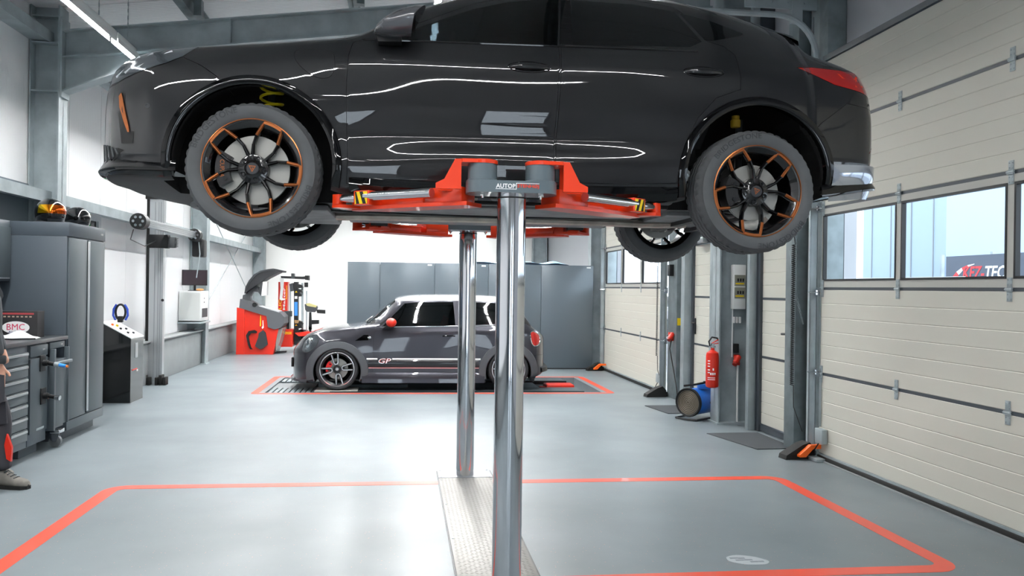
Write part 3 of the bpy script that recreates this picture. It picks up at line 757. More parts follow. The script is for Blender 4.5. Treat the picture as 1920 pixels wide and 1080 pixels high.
# lamps and panels
hl = [(-2.16, .80), (-2.04, .80), (-1.90, .845), (-1.78, .885), (-1.70, .925), (-1.64, .985), (-1.74, .99), (-1.9, .975), (-2.05, .925), (-2.14, .87)]
cb.both('headlamp', hl, -1, -.40, mat('headlamp_lens', '5d6368', .12, .6, coat=1), .003, .03)
tl = [(1.60, 1.025), (1.70, 1.035), (2.3, 1.02), (2.3, .80), (2.02, .885), (1.80, .93)]
cb.both('tail_lamp', tl, -1, -.30, mat('tail_lamp_red', 'a5120d', .05, coat=1), .003, .03)
bump = smooth_poly([(-2.4, .80)], 1)
bp = [(-2.4, .79), (-2.05, .79), (-1.91, .835), (-1.79, .875), (-1.70, .918), (-1.60, .87), (-1.52, .815), (-1.5, .60), (-1.5, .2), (-2.4, .2)]
cb.parts.append(('front_bumper', cb.piece(bp, -1, 1), PAINT, None))
dF = [(-.872, .30), (-.868, .42), (-.876, .61), (-.878, .83), (-.87, .97), (-.85, 1.04), (-.80, 1.066), (-.735, 1.068), (-.5, 1.185), (-.22, 1.318), (-.02, 1.378), (.2, 1.41), (.292, 1.415), (.272, 1.25), (.25, 1.14), (.24, 1.07), (.232, .88), (.22, .65), (.21, .46), (.208, .335), (-.4, .315)]
dR = [(.222, .338), (.224, .46), (.234, .65), (.246, .88), (.254, 1.07), (.264, 1.14), (.286, 1.25), (.306, 1.415), (.7, 1.413), (.93, 1.385), (.97, 1.35), (1.085, 1.16), (1.18, 1.13), (1.235, 1.08), (1.24, .95), (1.235, .87), (1.10, .82), (1.0, .71), (.93, .56), (.895, .42), (.89, .352), (.6, .34)]
cb.both('front_door', dF, -1.1, -.45, PAINT)
cb.both('rear_door', dR, -1.1, -.45, PAINT)
fl = smooth_poly([(-1.12, .985), (-.98, .985), (-.945, .96), (-.945, .87), (-.985, .835), (-1.05, .845), (-1.12, .90), (-1.145, .95)], 3)
cb.parts.append(('charging_flap', cb.piece(fl, -1.1, -.80, gap=.0016), PAINT, None))
rbp = [(2.4, .78), (2.06, .80), (1.86, .82), (1.70, .70), (1.62, .60), (1.6, .2), (2.4, .2)]
cb.parts.append(('rear_bumper', cb.piece(rbp, -1, 1), PAINT, None))
hood = [(-2.02, -.70), (-2.02, .70), (-1.5, .78), (-.9, .80), (-.9, -.80), (-1.5, -.78)]
cb.parts.append(('bonnet', cb.piece(hood, .93, 1.3, 'Z'), PAINT, None))
gt_ = [(1.775, -.68), (1.775, .68), (2.4, .72), (2.4, -.72)]
cb.parts.append(('tailgate', cb.piece(gt_, .81, 1.4, 'Z'), PAINT, None))
cb.parts.append(('body', cb.body, PAINT, None))
made = {}
for nm, me, m_, _p in cb.parts:
    made.setdefault(nm, []).append(cb.finish(me, nm, m_, under=True))
for nm in ('side_window', 'quarter_window', 'windscreen', 'rear_window'):
    for o in made[nm]:
        gm = o.data.materials[0]
        for p in o.data.polygons: p.material_index = 0
body = made['body'][0]; fd = made['front_door']; rd = made['rear_door']
# window surrounds: gloss black belt strip
for sg in (-1, 1):
    g = MB(); prev = None
    pts = []
    for i in range(26):
        x = -.80+1.82*i/25; z = 1.062+.0155*(x+.8); y = cb.side_y(x, z, sg); pts.append((x, y+sg*.001, z))
    g.tube(pts, .006, 6); g.obj('belt_strip', GLOSSBLK, car)
# door pillar covers
for sg in (-1, 1):
    q = MB(); 
    for x0, x1, x2, x3 in ((.243, .298, .322, .274),):
        gr = []
        for i in range(9):
            t = i/8; z = 1.095+.285*t; row = []
            for xa in (.245+.03*t, .318+.012*t):
                row.append((xa, cb.side_y(xa, z, sg)+sg*.0015, z))
            gr.append(row)
        q.grid(gr)
    q.obj('pillar_cover', GLOSSBLK, car)
# arch trims
for cx in (-1.345, 1.345):
    arch_trim(cb, cx, .385, .402, .452, -14 if cx < 0 else -6, 194 if cx > 0 else 190, .012, GLOSSBLK, 'arch_trim')
# door handles
for sg in (-1, 1):
    for k, (hx, hz, doors) in enumerate(((.075, .945, fd), (1.035, .962, rd))):
        y = cb.side_y(hx, hz, sg); pr_ = doors[0 if sg < 0 else 1]
        h = MB(); P = []
        for i in range(13):
            t = i/12; x = hx-.105+.21*t; w = .018*math.sin(PI*min(max(t, .04), .96))**.45; bow = .03*math.sin(PI*t)**.6
            P.append([(x, cb.side_y(x, hz, sg)+sg*(bow*math.cos(a)*.5+bow*.5+.0 if True else 0), hz+w*math.sin(a)) if a is not None else None for a in (-PI/2, -PI/4, 0, PI/4, PI/2)])
        h.grid(P); ho = h.obj('door_handle', PAINT, pr_)
        r_ = MB(); pts = [(hx+.115*math.cos(2*PI*i/28), 0, hz+.030*math.sin(2*PI*i/28)) for i in range(28)]
        r_.tube([(a, cb.side_y(a, c, sg), c) for a, _, c in pts], .0025, 6, True); r_.obj('handle_recess_edge', GLOSSBLK, pr_)
# lower side skirt: tapered blade under the doors
for sg in (-1, 1):
    s_ = MB(); 
    gr = []
    for i in range(31):
        t = i/30; x = -.86+1.76*t; k = math.sin(PI*min(1, max(0, t)))**.5
        y = cb.side_y(x, .33, sg); zt = .335-.02*k; zb = .262-.02*k
        yo = y+sg*.012*k
        gr.append([(x, y-sg*.01, zt+.012), (x, yo, zt), (x, yo+sg*.008, (zt+zb)/2), (x, yo-sg*.012, zb), (x, y-sg*.11, zb-.004)])
    s_.grid(gr); s_.obj('side_skirt', GLOSSBLK, car)
# front splitter, grille, vents, copper blade
sp = MB()
def plan_w(x): return sec(x)[8][0]
def lip(x0, x1, zf, zr, out, th, sgx, nm, m_):
    gr = []
    N_ = 24
    pts = []
    for sg in (-1, 1):
        half = []
        for i in range(N_+1):
            t = i/N_; x = x1+(x0-x1)*(1-(1-t)**2)
            w = .895*esc(min(2.2, UNW(x)))
            half.append((x, sg*w))
        if sg < 0: pts += half
        else: pts += half[::-1]
    for (x, y) in pts:
        t = abs(x-x1)/abs(x0-x1); z = zr+(zf-zr)*t
        n_ = Vector((x-(x1*.8), y*.5, 0)).normalized(); 
        dx = sgx*out*t; dy = (1 if y > 0 else -1)*out*.35*(1-t)
        gr.append([(x-dx*.0, y, z+.055), (x+dx*.35, y+dy*.6, z+.03), (x+dx, y+dy, z), (x+dx*.8, y+dy*.8, z-th), (x-dx*1.0-sgx*.05, y*.92, z-th-.02)])
    return MB().grid(gr).obj(nm, m_, car, smooth=50)
lip(-2.232, -1.72, .362, .345, .035, .010, -1, 'front_splitter', GLOSSBLK)
lip(2.115, 1.72, .38, .31, .04, .014, 1, 'rear_diffuser_edge', GLOSSBLK)
fb = made['front_bumper'][0]; rb = made['rear_bumper'][0]
# central grille (hexagon) and emblem plate on nose
def nose_x(y, z):
    h = cb.bvh.ray_cast(Vector((-4, y, z)), Vector((1, 0, 0)), 6); return h[0].x if h[0] else -2.2
def nose_patch(y0, y1, z0, z1, o, n, taper=0):
    P = []
    for i in range(n+1):
        t = i/n; y = y0+(y1-y0)*t; k = taper*abs(2*t-1)**2; a_, c_ = z0+(z1-z0)*k*.5, z1-(z1-z0)*k*.5
        P.append([(nose_x(y, a_)+.01, y, a_-.003), (nose_x(y, a_)-o, y, a_), (nose_x(y, c_)-o, y, c_), (nose_x(y, c_)+.01, y, c_+.003)])
    return MB().grid(P)
nose_patch(-.52, .52, .50, .74, .002, 16, .5).obj('grille', mat('grille_black', '08080a', .4), fb)
for i in range(5): nose_patch(-.42+.01*i, .42-.01*i, .545+i*.034, .550+i*.034, .006, 12).obj('grille_bar', M['darkgrey'], fb)
nose_patch(-.62, .62, .40, .47, .002, 16, .2).obj('lower_grille', MATS['grille_black'], fb)
for sg in (-1, 1):
    # bumper air intake with fins and copper blade at the corner
    pts = [(-2.17, .50), (-2.02, .455), (-1.985, .44), (-2.05, .39), (-2.14, .37), (-2.175, .40)]
    def on(x, z, o=.004): y = cb.side_y(x, z, sg); return (x, y+sg*o, z)
    vv = MB(); a = [vv.bm.verts.new(on(*p)) for p in pts]; vv.bm.faces.new(a); vv.obj('bumper_vent', mat('vent_black', '050506', .6), fb)
    fn = MB()
    for i in range(5):
        t = i/5; x0 = -2.155+.03*i; fn.bar(on(x0, .495-.011*i, .008), on(x0+.02, .385+.008*i, .008), .006, .01)
    fn.obj('vent_fin', M['darkgrey'], fb)
    cpz = [(a_+.075, b_) for a_, b_ in [(-2.085, .735), (-2.075, .71), (-2.055, .63), (-2.035, .56), (-2.03, .53), (-2.04, .53), (-2.062, .58), (-2.092, .66), (-2.1, .72)]]
    cc = MB(); a = [cc.bm.verts.new(on(x, z, .008)) for x, z in cpz]; c2 = [cc.bm.verts.new(on(x, z, -.01)) for x, z in cpz]
    cc.bm.faces.new(a)
    for i in range(len(a)): cc.bm.faces.new((a[i], a[(i+1) % len(a)], c2[(i+1) % len(a)], c2[i]))
    cc.obj('copper_blade', MATS['copper'], fb)
    sn = MB(); x, y, z = on(-1.86, .66, .0); sn.lathe([(.012, y+sg*.001), (.012, y+sg*.004), (.009, y+sg*.004), (.008, y+sg*.002), (0, y+sg*.002)], 16, 'Y', (x, 0, z)); sn.obj('parking_sensor', M['darkgrey'], fb)
    pz = [(-2.06, .745), (-1.99, .735), (-1.985, .70), (-2.0, .66), (-1.99, .60), (-1.965, .54), (-1.93, .535), (-1.935, .47), (-2.0, .475), (-2.02, .60), (-2.07, .69)]
    dk_ = MB(); a = [dk_.bm.verts.new(on(*p, .003)) for p in pz]; dk_.bm.faces.new(a); bmesh.ops.triangulate(dk_.bm, faces=dk_.bm.faces); dk_.obj('air_curtain', MATS['vent_black'], fb)
    # rear reflector
    rf = MB(); pts = [(2.02, .555), (2.15, .55), (2.165, .575), (2.05, .59)]
    a = [rf.bm.verts.new(on(*p)) for p in pts]; c2 = [rf.bm.verts.new(on(*p, -.01)) for p in pts]; rf.bm.faces.new(a)
    for i in range(4): rf.bm.faces.new((a[i], a[(i+1) % 4], c2[(i+1) % 4], c2[i]))
    rf.obj('rear_reflector', MATS['tail_lamp_red'], rb)
    # silver lower corner of the rear bumper
    gr = []
    for i in range(11):
        t = i/10; x = 1.78+.30*t; row = []
        for j in range(6):
            u = j/5; z = .525-.19*u*(1-.15*t); z = .480-(.20-.03*t)*u
            y = cb.side_y(min(x, 2.09), max(z, .50), sg); row.append((x+.012*t, y+sg*(.006+.02*t*(1-u))-sg*(.06*u*u if z < .40 else 0), z))
        gr.append(row)
    MB().grid(gr).obj('bumper_corner', mat('satin_silver_trim', 'aeb4bf', .12, .8, coat=.5), rb)
    # lit looking inner element of the tail lamp
    q = MB(); pts = [(1.84, 1.005), (1.97, 1.0), (1.99, .93), (1.93, .925), (1.95, .975), (1.86, .975)]
    a = [q.bm.verts.new(on(*p, .002)) for p in pts]; c2 = [q.bm.verts.new(on(*p, -.01)) for p in pts]; q.bm.faces.new(a)
    for i in range(len(a)): q.bm.faces.new((a[i], a[(i+1) % len(a)], c2[(i+1) % len(a)], c2[i]))
    q.obj('lamp_signature', mat('tail_lamp_bright', 'f03616', .2, coat=1), made['tail_lamp'][0 if sg < 0 else 1])
    # headlamp inner signature strips
    q = MB()
    for (xa, za, xb, zb_) in ((-2.06, .83, -1.93, .93), (-2.0, .84, -1.86, .945), (-1.93, .86, -1.76, .955)):
        q.bar(on(xa, za, .001), on(xb, zb_, .001), .014, .004, (0, 1, 0))
    q.obj('lamp_signature', mat('lamp_silver', 'e8ebee', .12, .6), made['headlamp'][0 if sg < 0 else 1])
# roof spoiler: lip that carries the roof line on past the rear window
def top_z(x, y):
    h = cb.bvh.ray_cast(Vector((x, y, 3)), Vector((0, 0, -1)), 4); return h[0].z if h[0] else 1.3
gr = []
for i in range(17):
    y = -.60+1.2*i/16; e = abs(y)/.60; z0 = top_z(1.62, y); sl = (top_z(1.62, y)-top_z(1.50, y))/.12; xe = 1.775-.05*e*e
    gr.append([(1.60, y, top_z(1.60, y)+.003), (1.66, y, z0+sl*.04+.006), (xe, y, z0+sl*(xe-1.62)+.004), (xe+.005, y, z0+sl*(xe-1.62)-.022), (1.68, y, z0+sl*.06-.045), (1.64, y, z0-.05)])
MB().grid(gr).obj('roof_spoiler', PAINT, car)
# mirrors
for sg in (-1, 1):
    m_ = MB()
    # housing: lofted ellipse sections along x
    secs = [(-.735, .90, 1.10, .012, .02), (-.725, .93, 1.105, .05, .04), (-.69, .955, 1.112, .085, .06), (-.64, .965, 1.12, .10, .072), (-.575, .97, 1.128, .11, .078), (-.54, .97, 1.13, .108, .076)]
    P = []
    for x, y, z, hw, hh in secs:
        P.append([(x+.06*math.sin(a)*(1 if math.sin(a) > 0 else .2), sg*(y+hw*math.cos(a)), z+hh*math.sin(a)) for a in [2*PI*j/20 for j in range(21)]])
    m_.grid(P); m_.bm.faces.new([m_.bm.verts.new(p) for p in P[-1][:-1]])
    mo = m_.obj('mirror_housing', mat('mirror_grey', '5b5c60', .22, .3, coat=1), fd[0 if sg < 0 else 1])
    st = MB(); st.prism([(-.72, 1.03), (-.60, 1.035), (-.60, 1.08), (-.68, 1.10), (-.735, 1.07)], sg*.80, sg*.93); st.obj('mirror_arm', M['black'], mo)
    MB().sphere((-.532, sg*.97, 1.132), 1, (.004, .098, .066)).obj('mirror_glass', M['chrome'], mo)
# interior
it = MB(); it.prism([(-.80, .5), (-.80, 1.06), (-.62, 1.09), (-.42, 1.04), (-.36, .9), (-.42, .5)], -.76, .76); it.obj('dashboard', M['black'], car)
it = MB(); it.box(-.46, -.425, -.16, .12, 1.02, 1.16, .01); it.obj('centre_screen', M['blackgloss'], car)
sw = MB(); c_ = Vector((-.24, -.36, .98)); pts = []
for i in range(24):
    a = 2*PI*i/24; pts.append(c_+Vector((.07*math.sin(a), .185*math.cos(a), .17*math.sin(a))))
sw.tube(pts, .014, 8, True); sw.bar(c_, c_+Vector((-.2, 0, -.1)), .05, .04); sw.bar(pts[0], pts[12], .03, .02); sw.obj('steering_wheel', M['black'], car)
def seat(x, y, w=.5):
    s_ = MB(); s_.box(x, x+.50, y-w/2, y+w/2, .50, .66, .04)
    s_.prism([(x+.42, .6), (x+.52, .6), (x+.74, 1.16), (x+.70, 1.19), (x+.62, 1.17)], y-w/2+.02, y+w/2-.02)
    s_.box(x+.67, x+.76, y-.12, y+.12, 1.2, 1.36, .03)
    return s_.obj('seat', mat('seat_cloth', '1d1e20', .8), car)
for x, y, w in ((-.28, -.37, .5), (-.28, .37, .5), (.62, 0, 1.2)): seat(x, y, w)
mi = MB().box(-.30, -.27, -.12, .12, 1.30, 1.37, .01).obj('rear_view_mirror', M['black'], car)
# wheels
WM = dict(tyre=MATS['tyre'], letter=MATS['letter'], rim=MATS['rim_black'], copper=MATS['copper'], cap=MATS['cap'], bolt=MATS['bolt'])
w0 = wheel('sport', .34, .252, .242, WM)
w0.parent = car
WZ = {-1.345: .361, 1.345: .320}
first = True
for cx in (-1.345, 1.345):
    for sg in (-1, 1):
        loc = (cx, sg*.798, WZ[cx]); rot = (0, 0, (0 if sg < 0 else PI)); spin = {-1.345: .03, 1.345: .32}[cx]
        wmo = w0 if first else clone(w0, car)
        wmo.location = loc; first = False
        wmo.rotation_euler = (0, spin if sg < 0 else 1.0, 0 if sg < 0 else PI)
        if sg < 0 and cx < 0: wmo.rotation_euler[2] = .0
for cx in (-1.345, 1.345):
    for sg in (-1, 1):
        br = bpy.data.objects.new('brake', None); COL.objects.link(br); br.parent = car; br.location = (cx, sg*.80, WZ[cx]); br.rotation_euler = (0, 0, 0 if sg < 0 else PI)
        brake(br, (0, -.03, 0), .178 if cx < 0 else .155, math.radians(180) , mat('caliper_black', '1b1b1d', .35), txt='CUPRA' if (cx < 0 and sg < 0) else None)
        # strut / damper and spring
        st = MB().cyl((0.0, .16, .06), (0.04, .24, .46), .02, n=12).cyl((0, .15, 0), (0.01, .18, .16), .032, n=12).cyl((0, .0, 0), (0, .62, .02), .022, n=10)
        st.obj('damper', M['darkgrey'], br)
        kn = MB().box(-.05, .05, .02, .14, -.10, .12, .02).bar((0, .10, -.10), (.12, .55, -.06), .05, .035).bar((0, .10, -.10), (-.16, .55, -.05), .05, .035).cyl((-.04, .08, -.1), (-.12, .62, -.02), .012, n=8)
        kn.obj('control_arm', M['black'], br)
        sp = MB(); pts = []
        turns = 4.0; dx = .055 if cx < 0 else -.02
        zz0, zz1 = (.26, .50) if cx < 0 else (.33, .36)
        for i in range(int(turns*14)+1):
            a = 2*PI*i/14; t = i/(turns*14); pts.append((dx+.058*math.cos(a), .13+.05*0+.058*math.sin(a), zz0+(zz1-zz0)*t+.0))
        if cx < 0: sp.tube(pts, .0075, 8); sp.obj('coil_spring', mat('spring_yellow', 'e8d21c', .4), br)
        else: sp.lathe([(.0, .395), (.026, .395), (.028, .40), (.028, .435), (.022, .44), (.022, .46), (0, .46)], 20, 'Z', (-.03, .13, 0)); sp.obj('bump_stop', mat('bump_stop_yellow', 'b8921c', .6), br)
# underbody: pans, tunnel exhaust, silencer, cross members
ub = MB()
for (x0, x1, y0, y1, z0, z1) in ((-1.75, -1.0, -.5, .5, .19, .225), (-.95, .85, -.62, -.16, .215, .24), (-.95, .85, .16, .62, .215, .24), (1.0, 1.55, -.42, .42, .22, .29)): ub.box(x0, x1, y0, y1, z0, z1, .012)
ub.obj('underbody_panel', mat('underbody_grey', '6a6c6e', .5, noise_amt=.3, nscale=9), car)
ex = MB().tube([(-1.0, .05, .215), (-.6, .0, .215), (.2, 0, .215), (.7, .02, .215), (1.0, .1, .215), (1.3, .1, .22)], .032, 10).lathe([(0, -.35), (.07, -.35), (.095, -.32), (.095, .32), (.07, .35), (0, .35)], 20, 'Y', (1.72, 0, .27))
ex.obj('exhaust', mat('exhaust_metal', 'a9a59c', .35, .8, noise_amt=.2, nscale=10), car)
dk = MB()
for x in (-1.55, -1.35, -1.2, 1.2, 1.45): dk.bar((x, -.55, .22), (x+.03, .55, .22), .05, .05)
for sg in (-1, 1):
    dk.box(-.95, .9, sg*.70-.03, sg*.70+.03, .225, .25, .006)
    for x in (-.75, .68): dk.box(x-.06, x+.06, sg*.72-.035, sg*.72+.035, .205, .25, .006)
    dk.tube([(-1.2, sg*.4, .21), (-1.0, sg*.3, .21), (.0, sg*.12, .21), (.9, sg*.15, .22)], .007, 6)
dk.obj('chassis_member', M['black'], car)
# ================================================================ LAMPS
tube_m = mat('led_tube', (1, 1, 1), .5, emit=LAMP)
proto_lamp = None
def lamp(x, y, z, rz, label):
    global proto_lamp
    t = thing('ceiling_lamp', label, 'lamp', (x, y, z), rz)
    if proto_lamp is None:
        a = MB().box(-.035, .035, -1.48, 1.48, 0, .06, .004).obj('lamp_housing', M['white'], t)
        d = MB().box(-.03, .03, -1.38, 1.38, -.012, -.0, .003).obj('diffuser', tube_m, t); e = None
        proto_lamp = (a, d)
    else:
        for q in proto_lamp: clone(q, t)
    dp_ = -.045 if rz == 0 else -.02
    for sx_ in (-.036, .032): MB().box(sx_, sx_+.004, -1.48, 1.48, dp_, 0).obj('reflector_edge', M['white'], t)
    for dy in (-1.1, 1.1):
        c = MB(); L_ = ceil_z(x-dy*math.sin(rz))-z-.06; k = max(2, int(L_/.035))
        for q in range(k):
            zc = .06+(q+.5)*L_/k; s_ = (.006, .0015) if q % 2 else (.0015, .006)
            c.box(-s_[0], s_[0], dy-s_[1], dy+s_[1], zc-.02, zc+.02)
        c.obj('chain', M['galv'], t)
pos = ('beside the lifted car, its end just above the headlamp', 'past the first rafter', 'above the wheel aligner', 'above the wheel balancer', 'by the back wall')
for x, z, nm in ((-2.9, 3.95, 'left'), (.3, 4.3, 'middle'), (1.9, 4.35, 'right'), (-1.3, 4.15, 'second'), (.9, 4.35, 'fourth')):  # second and fourth rows are extra lamps added to brighten the back
    for i in range(0 if nm in ('left', 'middle', 'right') else 2, 5): lamp(x, 6.9+i*3.0, z, 0, 'strip lamp of the %s row %s' % (nm, pos[i]))
lamp(-2.9, 3.88, 3.95, 0, 'strip lamp of the left row hanging nearest the camera')
for j, y in enumerate((1.6, -2.2)):  # unseen crosswise lamps, a guess added for light and car reflections
    for i, x in enumerate((-1.9, .9)):
        lamp(x, y, 4.05+.13*x, PI/2, 'added crosswise strip lamp behind the camera, %s row, %s half' % (('first', 'second', 'third')[j], ('left', 'right')[i]))

# ================================================================ CAR LIFT
PX, PYN, PYF = .512, 3.80, 6.36
HZ = mat('hazard_black', '121212', .5)
def lift_unit(label):
    t = thing('car_lift', label, 'lift')
    # origin at piston foot, camera side = -Y ; built around x=0
    MB().lathe([(0, 0), (.07, 0), (.07, 1.95), (0, 1.95)], 48).obj('piston', M['chrome_brushed'], t)
    MB().lathe([(.0705, 1.925), (.0718, 1.926), (.0718, 1.932), (.0705, 1.933)], 48).obj('seal_ring', M['black'], t)
    hd = MB()
    pts = []
    for cx, s in ((.155, 0), (-.155, 1)):
        for k in range(9): a = -PI/2+PI*k/8+s*PI; pts.append((cx+.065*math.cos(a), .02+.095*math.sin(a)))
    hd.prism(pts, 1.95, 2.006, 'Z')
    ho = hd.obj('lift_head', M['lift_grey'], t, smooth=30)
    for sx in (-.14, .14):
        MB().lathe([(.078, 2.005), (.078, 2.012), (.071, 2.018), (.07, 2.09), (.0, 2.09), (0, 2.005), (.078, 2.005)], 40, 'Z', (sx, .02, 0)).obj('pivot_drum', M['lift_grey'], ho)
        b = MB().cyl((sx, -.01, 1.95), (sx, -.01, 1.938), .014, n=6).cyl((sx, -.01, 1.938), (sx, -.01, 1.928), .006, n=8); b.obj('bolt', M['chrome'], ho)
    # lettering on the head
    t1 = fit_text('AUTOP', .092, .021, .001, .02); t1.xf(frame_mtx((-.0385, -.0762, 1.98), (1, 0, 0), (0, 0, 1))); t1.obj('lettering', M['whitepaint'], ho, smooth=0)
    t2 = fit_text('STENH\u00d8J', .104, .020, .001, .02); t2.xf(frame_mtx((.068, -.0762, 1.979), (1, 0, 0), (0, 0, 1))); t2.obj('lettering', M['lift_red'], ho, smooth=0)
    ln = MB().box(-.086, .012, -.0762, -.0752, 1.9645, 1.967).box(.0105, .013, -.0762, -.0752, 1.9645, 1.995).box(.0105, .121, -.0762, -.0752, 1.9925, 1.995); ln.obj('lettering_line', M['whitepaint'], ho, smooth=0)
    for sg in (-1, 1):
        ar = bpy.data.objects.new('lift_arm', None); COL.objects.link(ar); ar.parent = t; ar.location = (sg*.14, .02, 0)
        ang = math.radians(36)
        u = Vector((sg*math.cos(ang), math.sin(ang), 0)); v = Vector((sg*math.sin(ang), -math.cos(ang), 0))   # v towards camera side
        def mk(fn):
            b = MB(); fn(b)
            for q in b.bm.verts: q.co = u*q.co.x+v*q.co.y+Vector((0, 0, q.co.z))
            return b
        # bracket over the drum: cap disc + slanted cheek
        cp = MB().lathe([(0, 2.09), (.073, 2.09), (.074, 2.106), (.07, 2.109), (0, 2.109)], 40)
        cp.prism([(0, -.07), (sg*.10, -.062), (sg*.135, -.03), (sg*.135, .05), (sg*.10, .07), (0, .07)], 2.091, 2.108, 'Z')
        cp.prism([(sg*.105, 2.108), (sg*.135, 2.106), (sg*.185, 2.01), (sg*.225, 1.99), (sg*.225, 1.965), (sg*.105, 1.965)], -.055, -.040, 'Y')
        cp.prism([(sg*.105, 2.108), (sg*.135, 2.106), (sg*.18, 2.01), (sg*.21, 1.99), (sg*.21, 1.965), (sg*.105, 1.965)], .04, .055, 'Y')
        cp.obj('arm_bracket', M['lift_red'], ar)
        b = mk(lambda b: b.box(.085, .30, -.075, .05, 1.912, 1.985, .004).prism([(.05, -.08), (.62, -.09), (.70, -.04), (.70, .05), (.34, .075), (.05, .06)], 1.893, 1.912, 'Z').box(.34, .62, -.06, .0, 1.912, 1.96, .003))
        b.obj('arm_beam', M['lift_red'], ar)
        mk(lambda b: b.cyl((.235, .085, 1.957), (.64, .085, 1.957), .0235, n=20)).obj('chrome_rod', M['chrome_brushed'], ar)
        mk(lambda b: b.cyl((.232, .085, 1.957), (.235, .085, 1.957), .0235, n=20)).obj('rod_cap', mat('rod_cap_red', 'b5443a', .4), ar)
        bl = mk(lambda b: b.box(.60, .70, -.05, .105, 1.912, 1.986, .004)).obj('arm_block', M['lift_red'], ar)
        mk(lambda b: b.box(.612, .690, .105, .1062, 1.918, 1.980)).obj('warning_sticker', M['yellow'], bl, smooth=0)
        def strp(b):
            for s0 in (.618, .660):
                lo, hi = 1.918, 1.980
                w = .021; q = .022*1
                p = [(max(.612, s0), lo), (min(.69, s0+w), lo), (min(.69, s0+w+q), hi), (max(.612, s0+q), hi)]
                b.prism([(a, c) for a, c in p], .1062, .1068, 'Y')
        mk(strp).obj('warning_stripe', HZ, bl, smooth=0)
        mk(lambda b: b.cyl((.70, .075, 1.952), (.83, .075, 1.952), .021, n=20)).obj('chrome_rod', M['chrome_brushed'], ar)
        pd = mk(lambda b: b.box(.80, .845, .04, .10, 1.922, 1.975, .003).prism([(.66, -.12), (.845, -.12), (.845, .10), (.80, .10), (.74, .02)], 1.905, 1.922, 'Z').cyl((.78, -.05, 1.9), (.78, -.05, 1.945), .045, n=20).cyl((.78, -.05, 1.94), (.78, -.05, 1.972), .018, n=12))
        pd.obj('arm_end', M['lift_red'], ar)
        mk(lambda b: b.cyl((.78, -.05, 1.955), (.78, -.05, 1.975), .05, n=20)).obj('rubber_pad', M['black_rough'], ar)
    return t
ln_ = lift_unit('near chromed lift column with grey head and orange-red arms under the black car'); ln_.location = (PX, PYN, 0)
lf = clone(ln_, None, (PX, PYF, 0), (0, 0, PI), 'far chromed lift column standing in the square floor plate behind the near one')
# floor plates
dp = mat('checker_plate', '96948f', .42, .5, noise_amt=.05, nscale=6)
fp = thing('floor_plate', 'bright checker plate cover let into the floor between the two lift columns', 'floor plate', (PX, 5.1, 0))
MB().box(-.212, .212, -1.15, 1.16, 0, .008, .001).obj('plate', dp, fp)
tb = MB(); nx = 15; ny = 86
for i in range(nx):
    for j in range(ny):
        cx = -.20+.4*(i+.5)/nx; cy = -1.14+2.29*(j+.5)/ny; s = 1 if (i+j) % 2 else -1
        a = math.radians(52)*s if False else math.radians(28)*s
        dx, dy = math.cos(a)*.0165, math.sin(a)*.0165; nx_, ny_ = -math.sin(a)*.0045, math.cos(a)*.0045
        top = [(cx-dx, cy-dy), (cx+nx_, cy+ny_), (cx+dx, cy+dy), (cx-nx_, cy-ny_)]
        A = [tb.bm.verts.new((*p, .0078)) for p in top]; c_ = tb.bm.verts.new((cx, cy, .0102))
        for q in range(4): tb.bm.faces.new((A[q], A[(q+1) % 4], c_))
tb.obj('tread_pattern', dp, fp, smooth=0, kind='stuff')
for yy in (-1.1, -.35, .4, 1.1):
    for xx in (-.195, .195): MB().cyl((xx, yy, .008), (xx, yy, .0105), .007, n=12).obj('screw', M['galv'], fp)
MB().box(-.222, -.213, -1.4, 1.42, 0, .004).box(.213, .222, -1.4, 1.42, 0, .004).obj('frame_gap', M['black'], fp)
for yy, lb in ((6.40, 'smooth steel plate around the foot of the far lift column'), (3.78, 'smooth steel plate around the foot of the near lift column')):
    p = thing('base_plate', lb, 'floor plate', (PX, yy, 0))
    MB().box(-.212, .212, -.13, .13, 0, .01, .001).obj('plate', mat('plate_steel', '9b9da0', .45, .6), p)
    for xx in (-.19, .19):
        for y2 in (-.11, .11): MB().cyl((xx, y2, .01), (xx, y2, .012), .008, n=12).obj('screw', M['galv_dark'], p)

# ================================================================ SUNKEN SCISSOR LIFT
pt = thing('scissor_lift', 'sunken scissor lift with dark runways under the small grey hatchback', 'lift', (0, 0, 0))
ramp = mat('runway_dark', '4a5358', .5, .3, noise_amt=.15, nscale=5)
for (y0, y1) in ((11.50, 12.02), (12.80, 13.24)): 
    MB().box(PIT[0]+.62, 2.66, y0, y1, -.05, -.004, .003).obj('runway', ramp, pt)
    MB().box(-1.0, 2.66, y0-.03, y0, -.05, .006).obj('runway_edge', M['black'], pt)
MB().box(.1, 2.1, 12.03, 12.78, -.06, -.02).obj('cover_sheet', mat('cover_sheet', '757e84', .5, .3), pt)
for k, (y0, y1) in enumerate(((11.50, 12.02), (12.80, 13.24))):
    tp = MB().box(-1.22, -.62, y0+.02, y1-.02, -.004, .008, .003).obj('turn_plate', mat('turn_plate', 'c9c7c0', .45, .4, noise_amt=.12, nscale=9), pt)
    g = MB()
    for i in range(8): g.box(PIT[0]+.02+i*.075, PIT[0]+.075+i*.075, y0, y1, -.03, -.01)
    g.obj('grating', M['galv_dark'], pt)
MB().box(PIT[0], PIT[0]+.6, 12.1, 12.7, -.15, -.02).obj('grating_floor', M['kerb'], pt)
rj = thing('jacking_beam', 'small red jacking beam lying in the lift pit behind the hatchback', 'jack', (2.45, 12.35, -.10))
MB().box(-.22, .22, -.16, .16, .0, .11, .015).box(-.30, -.2, -.05, .05, .02, .07).obj('beam', M['red'], rj)
MB().box(-.42, -.24, -.12, -.06, .0, .06, .005).obj('lever', M['yellow'], rj)

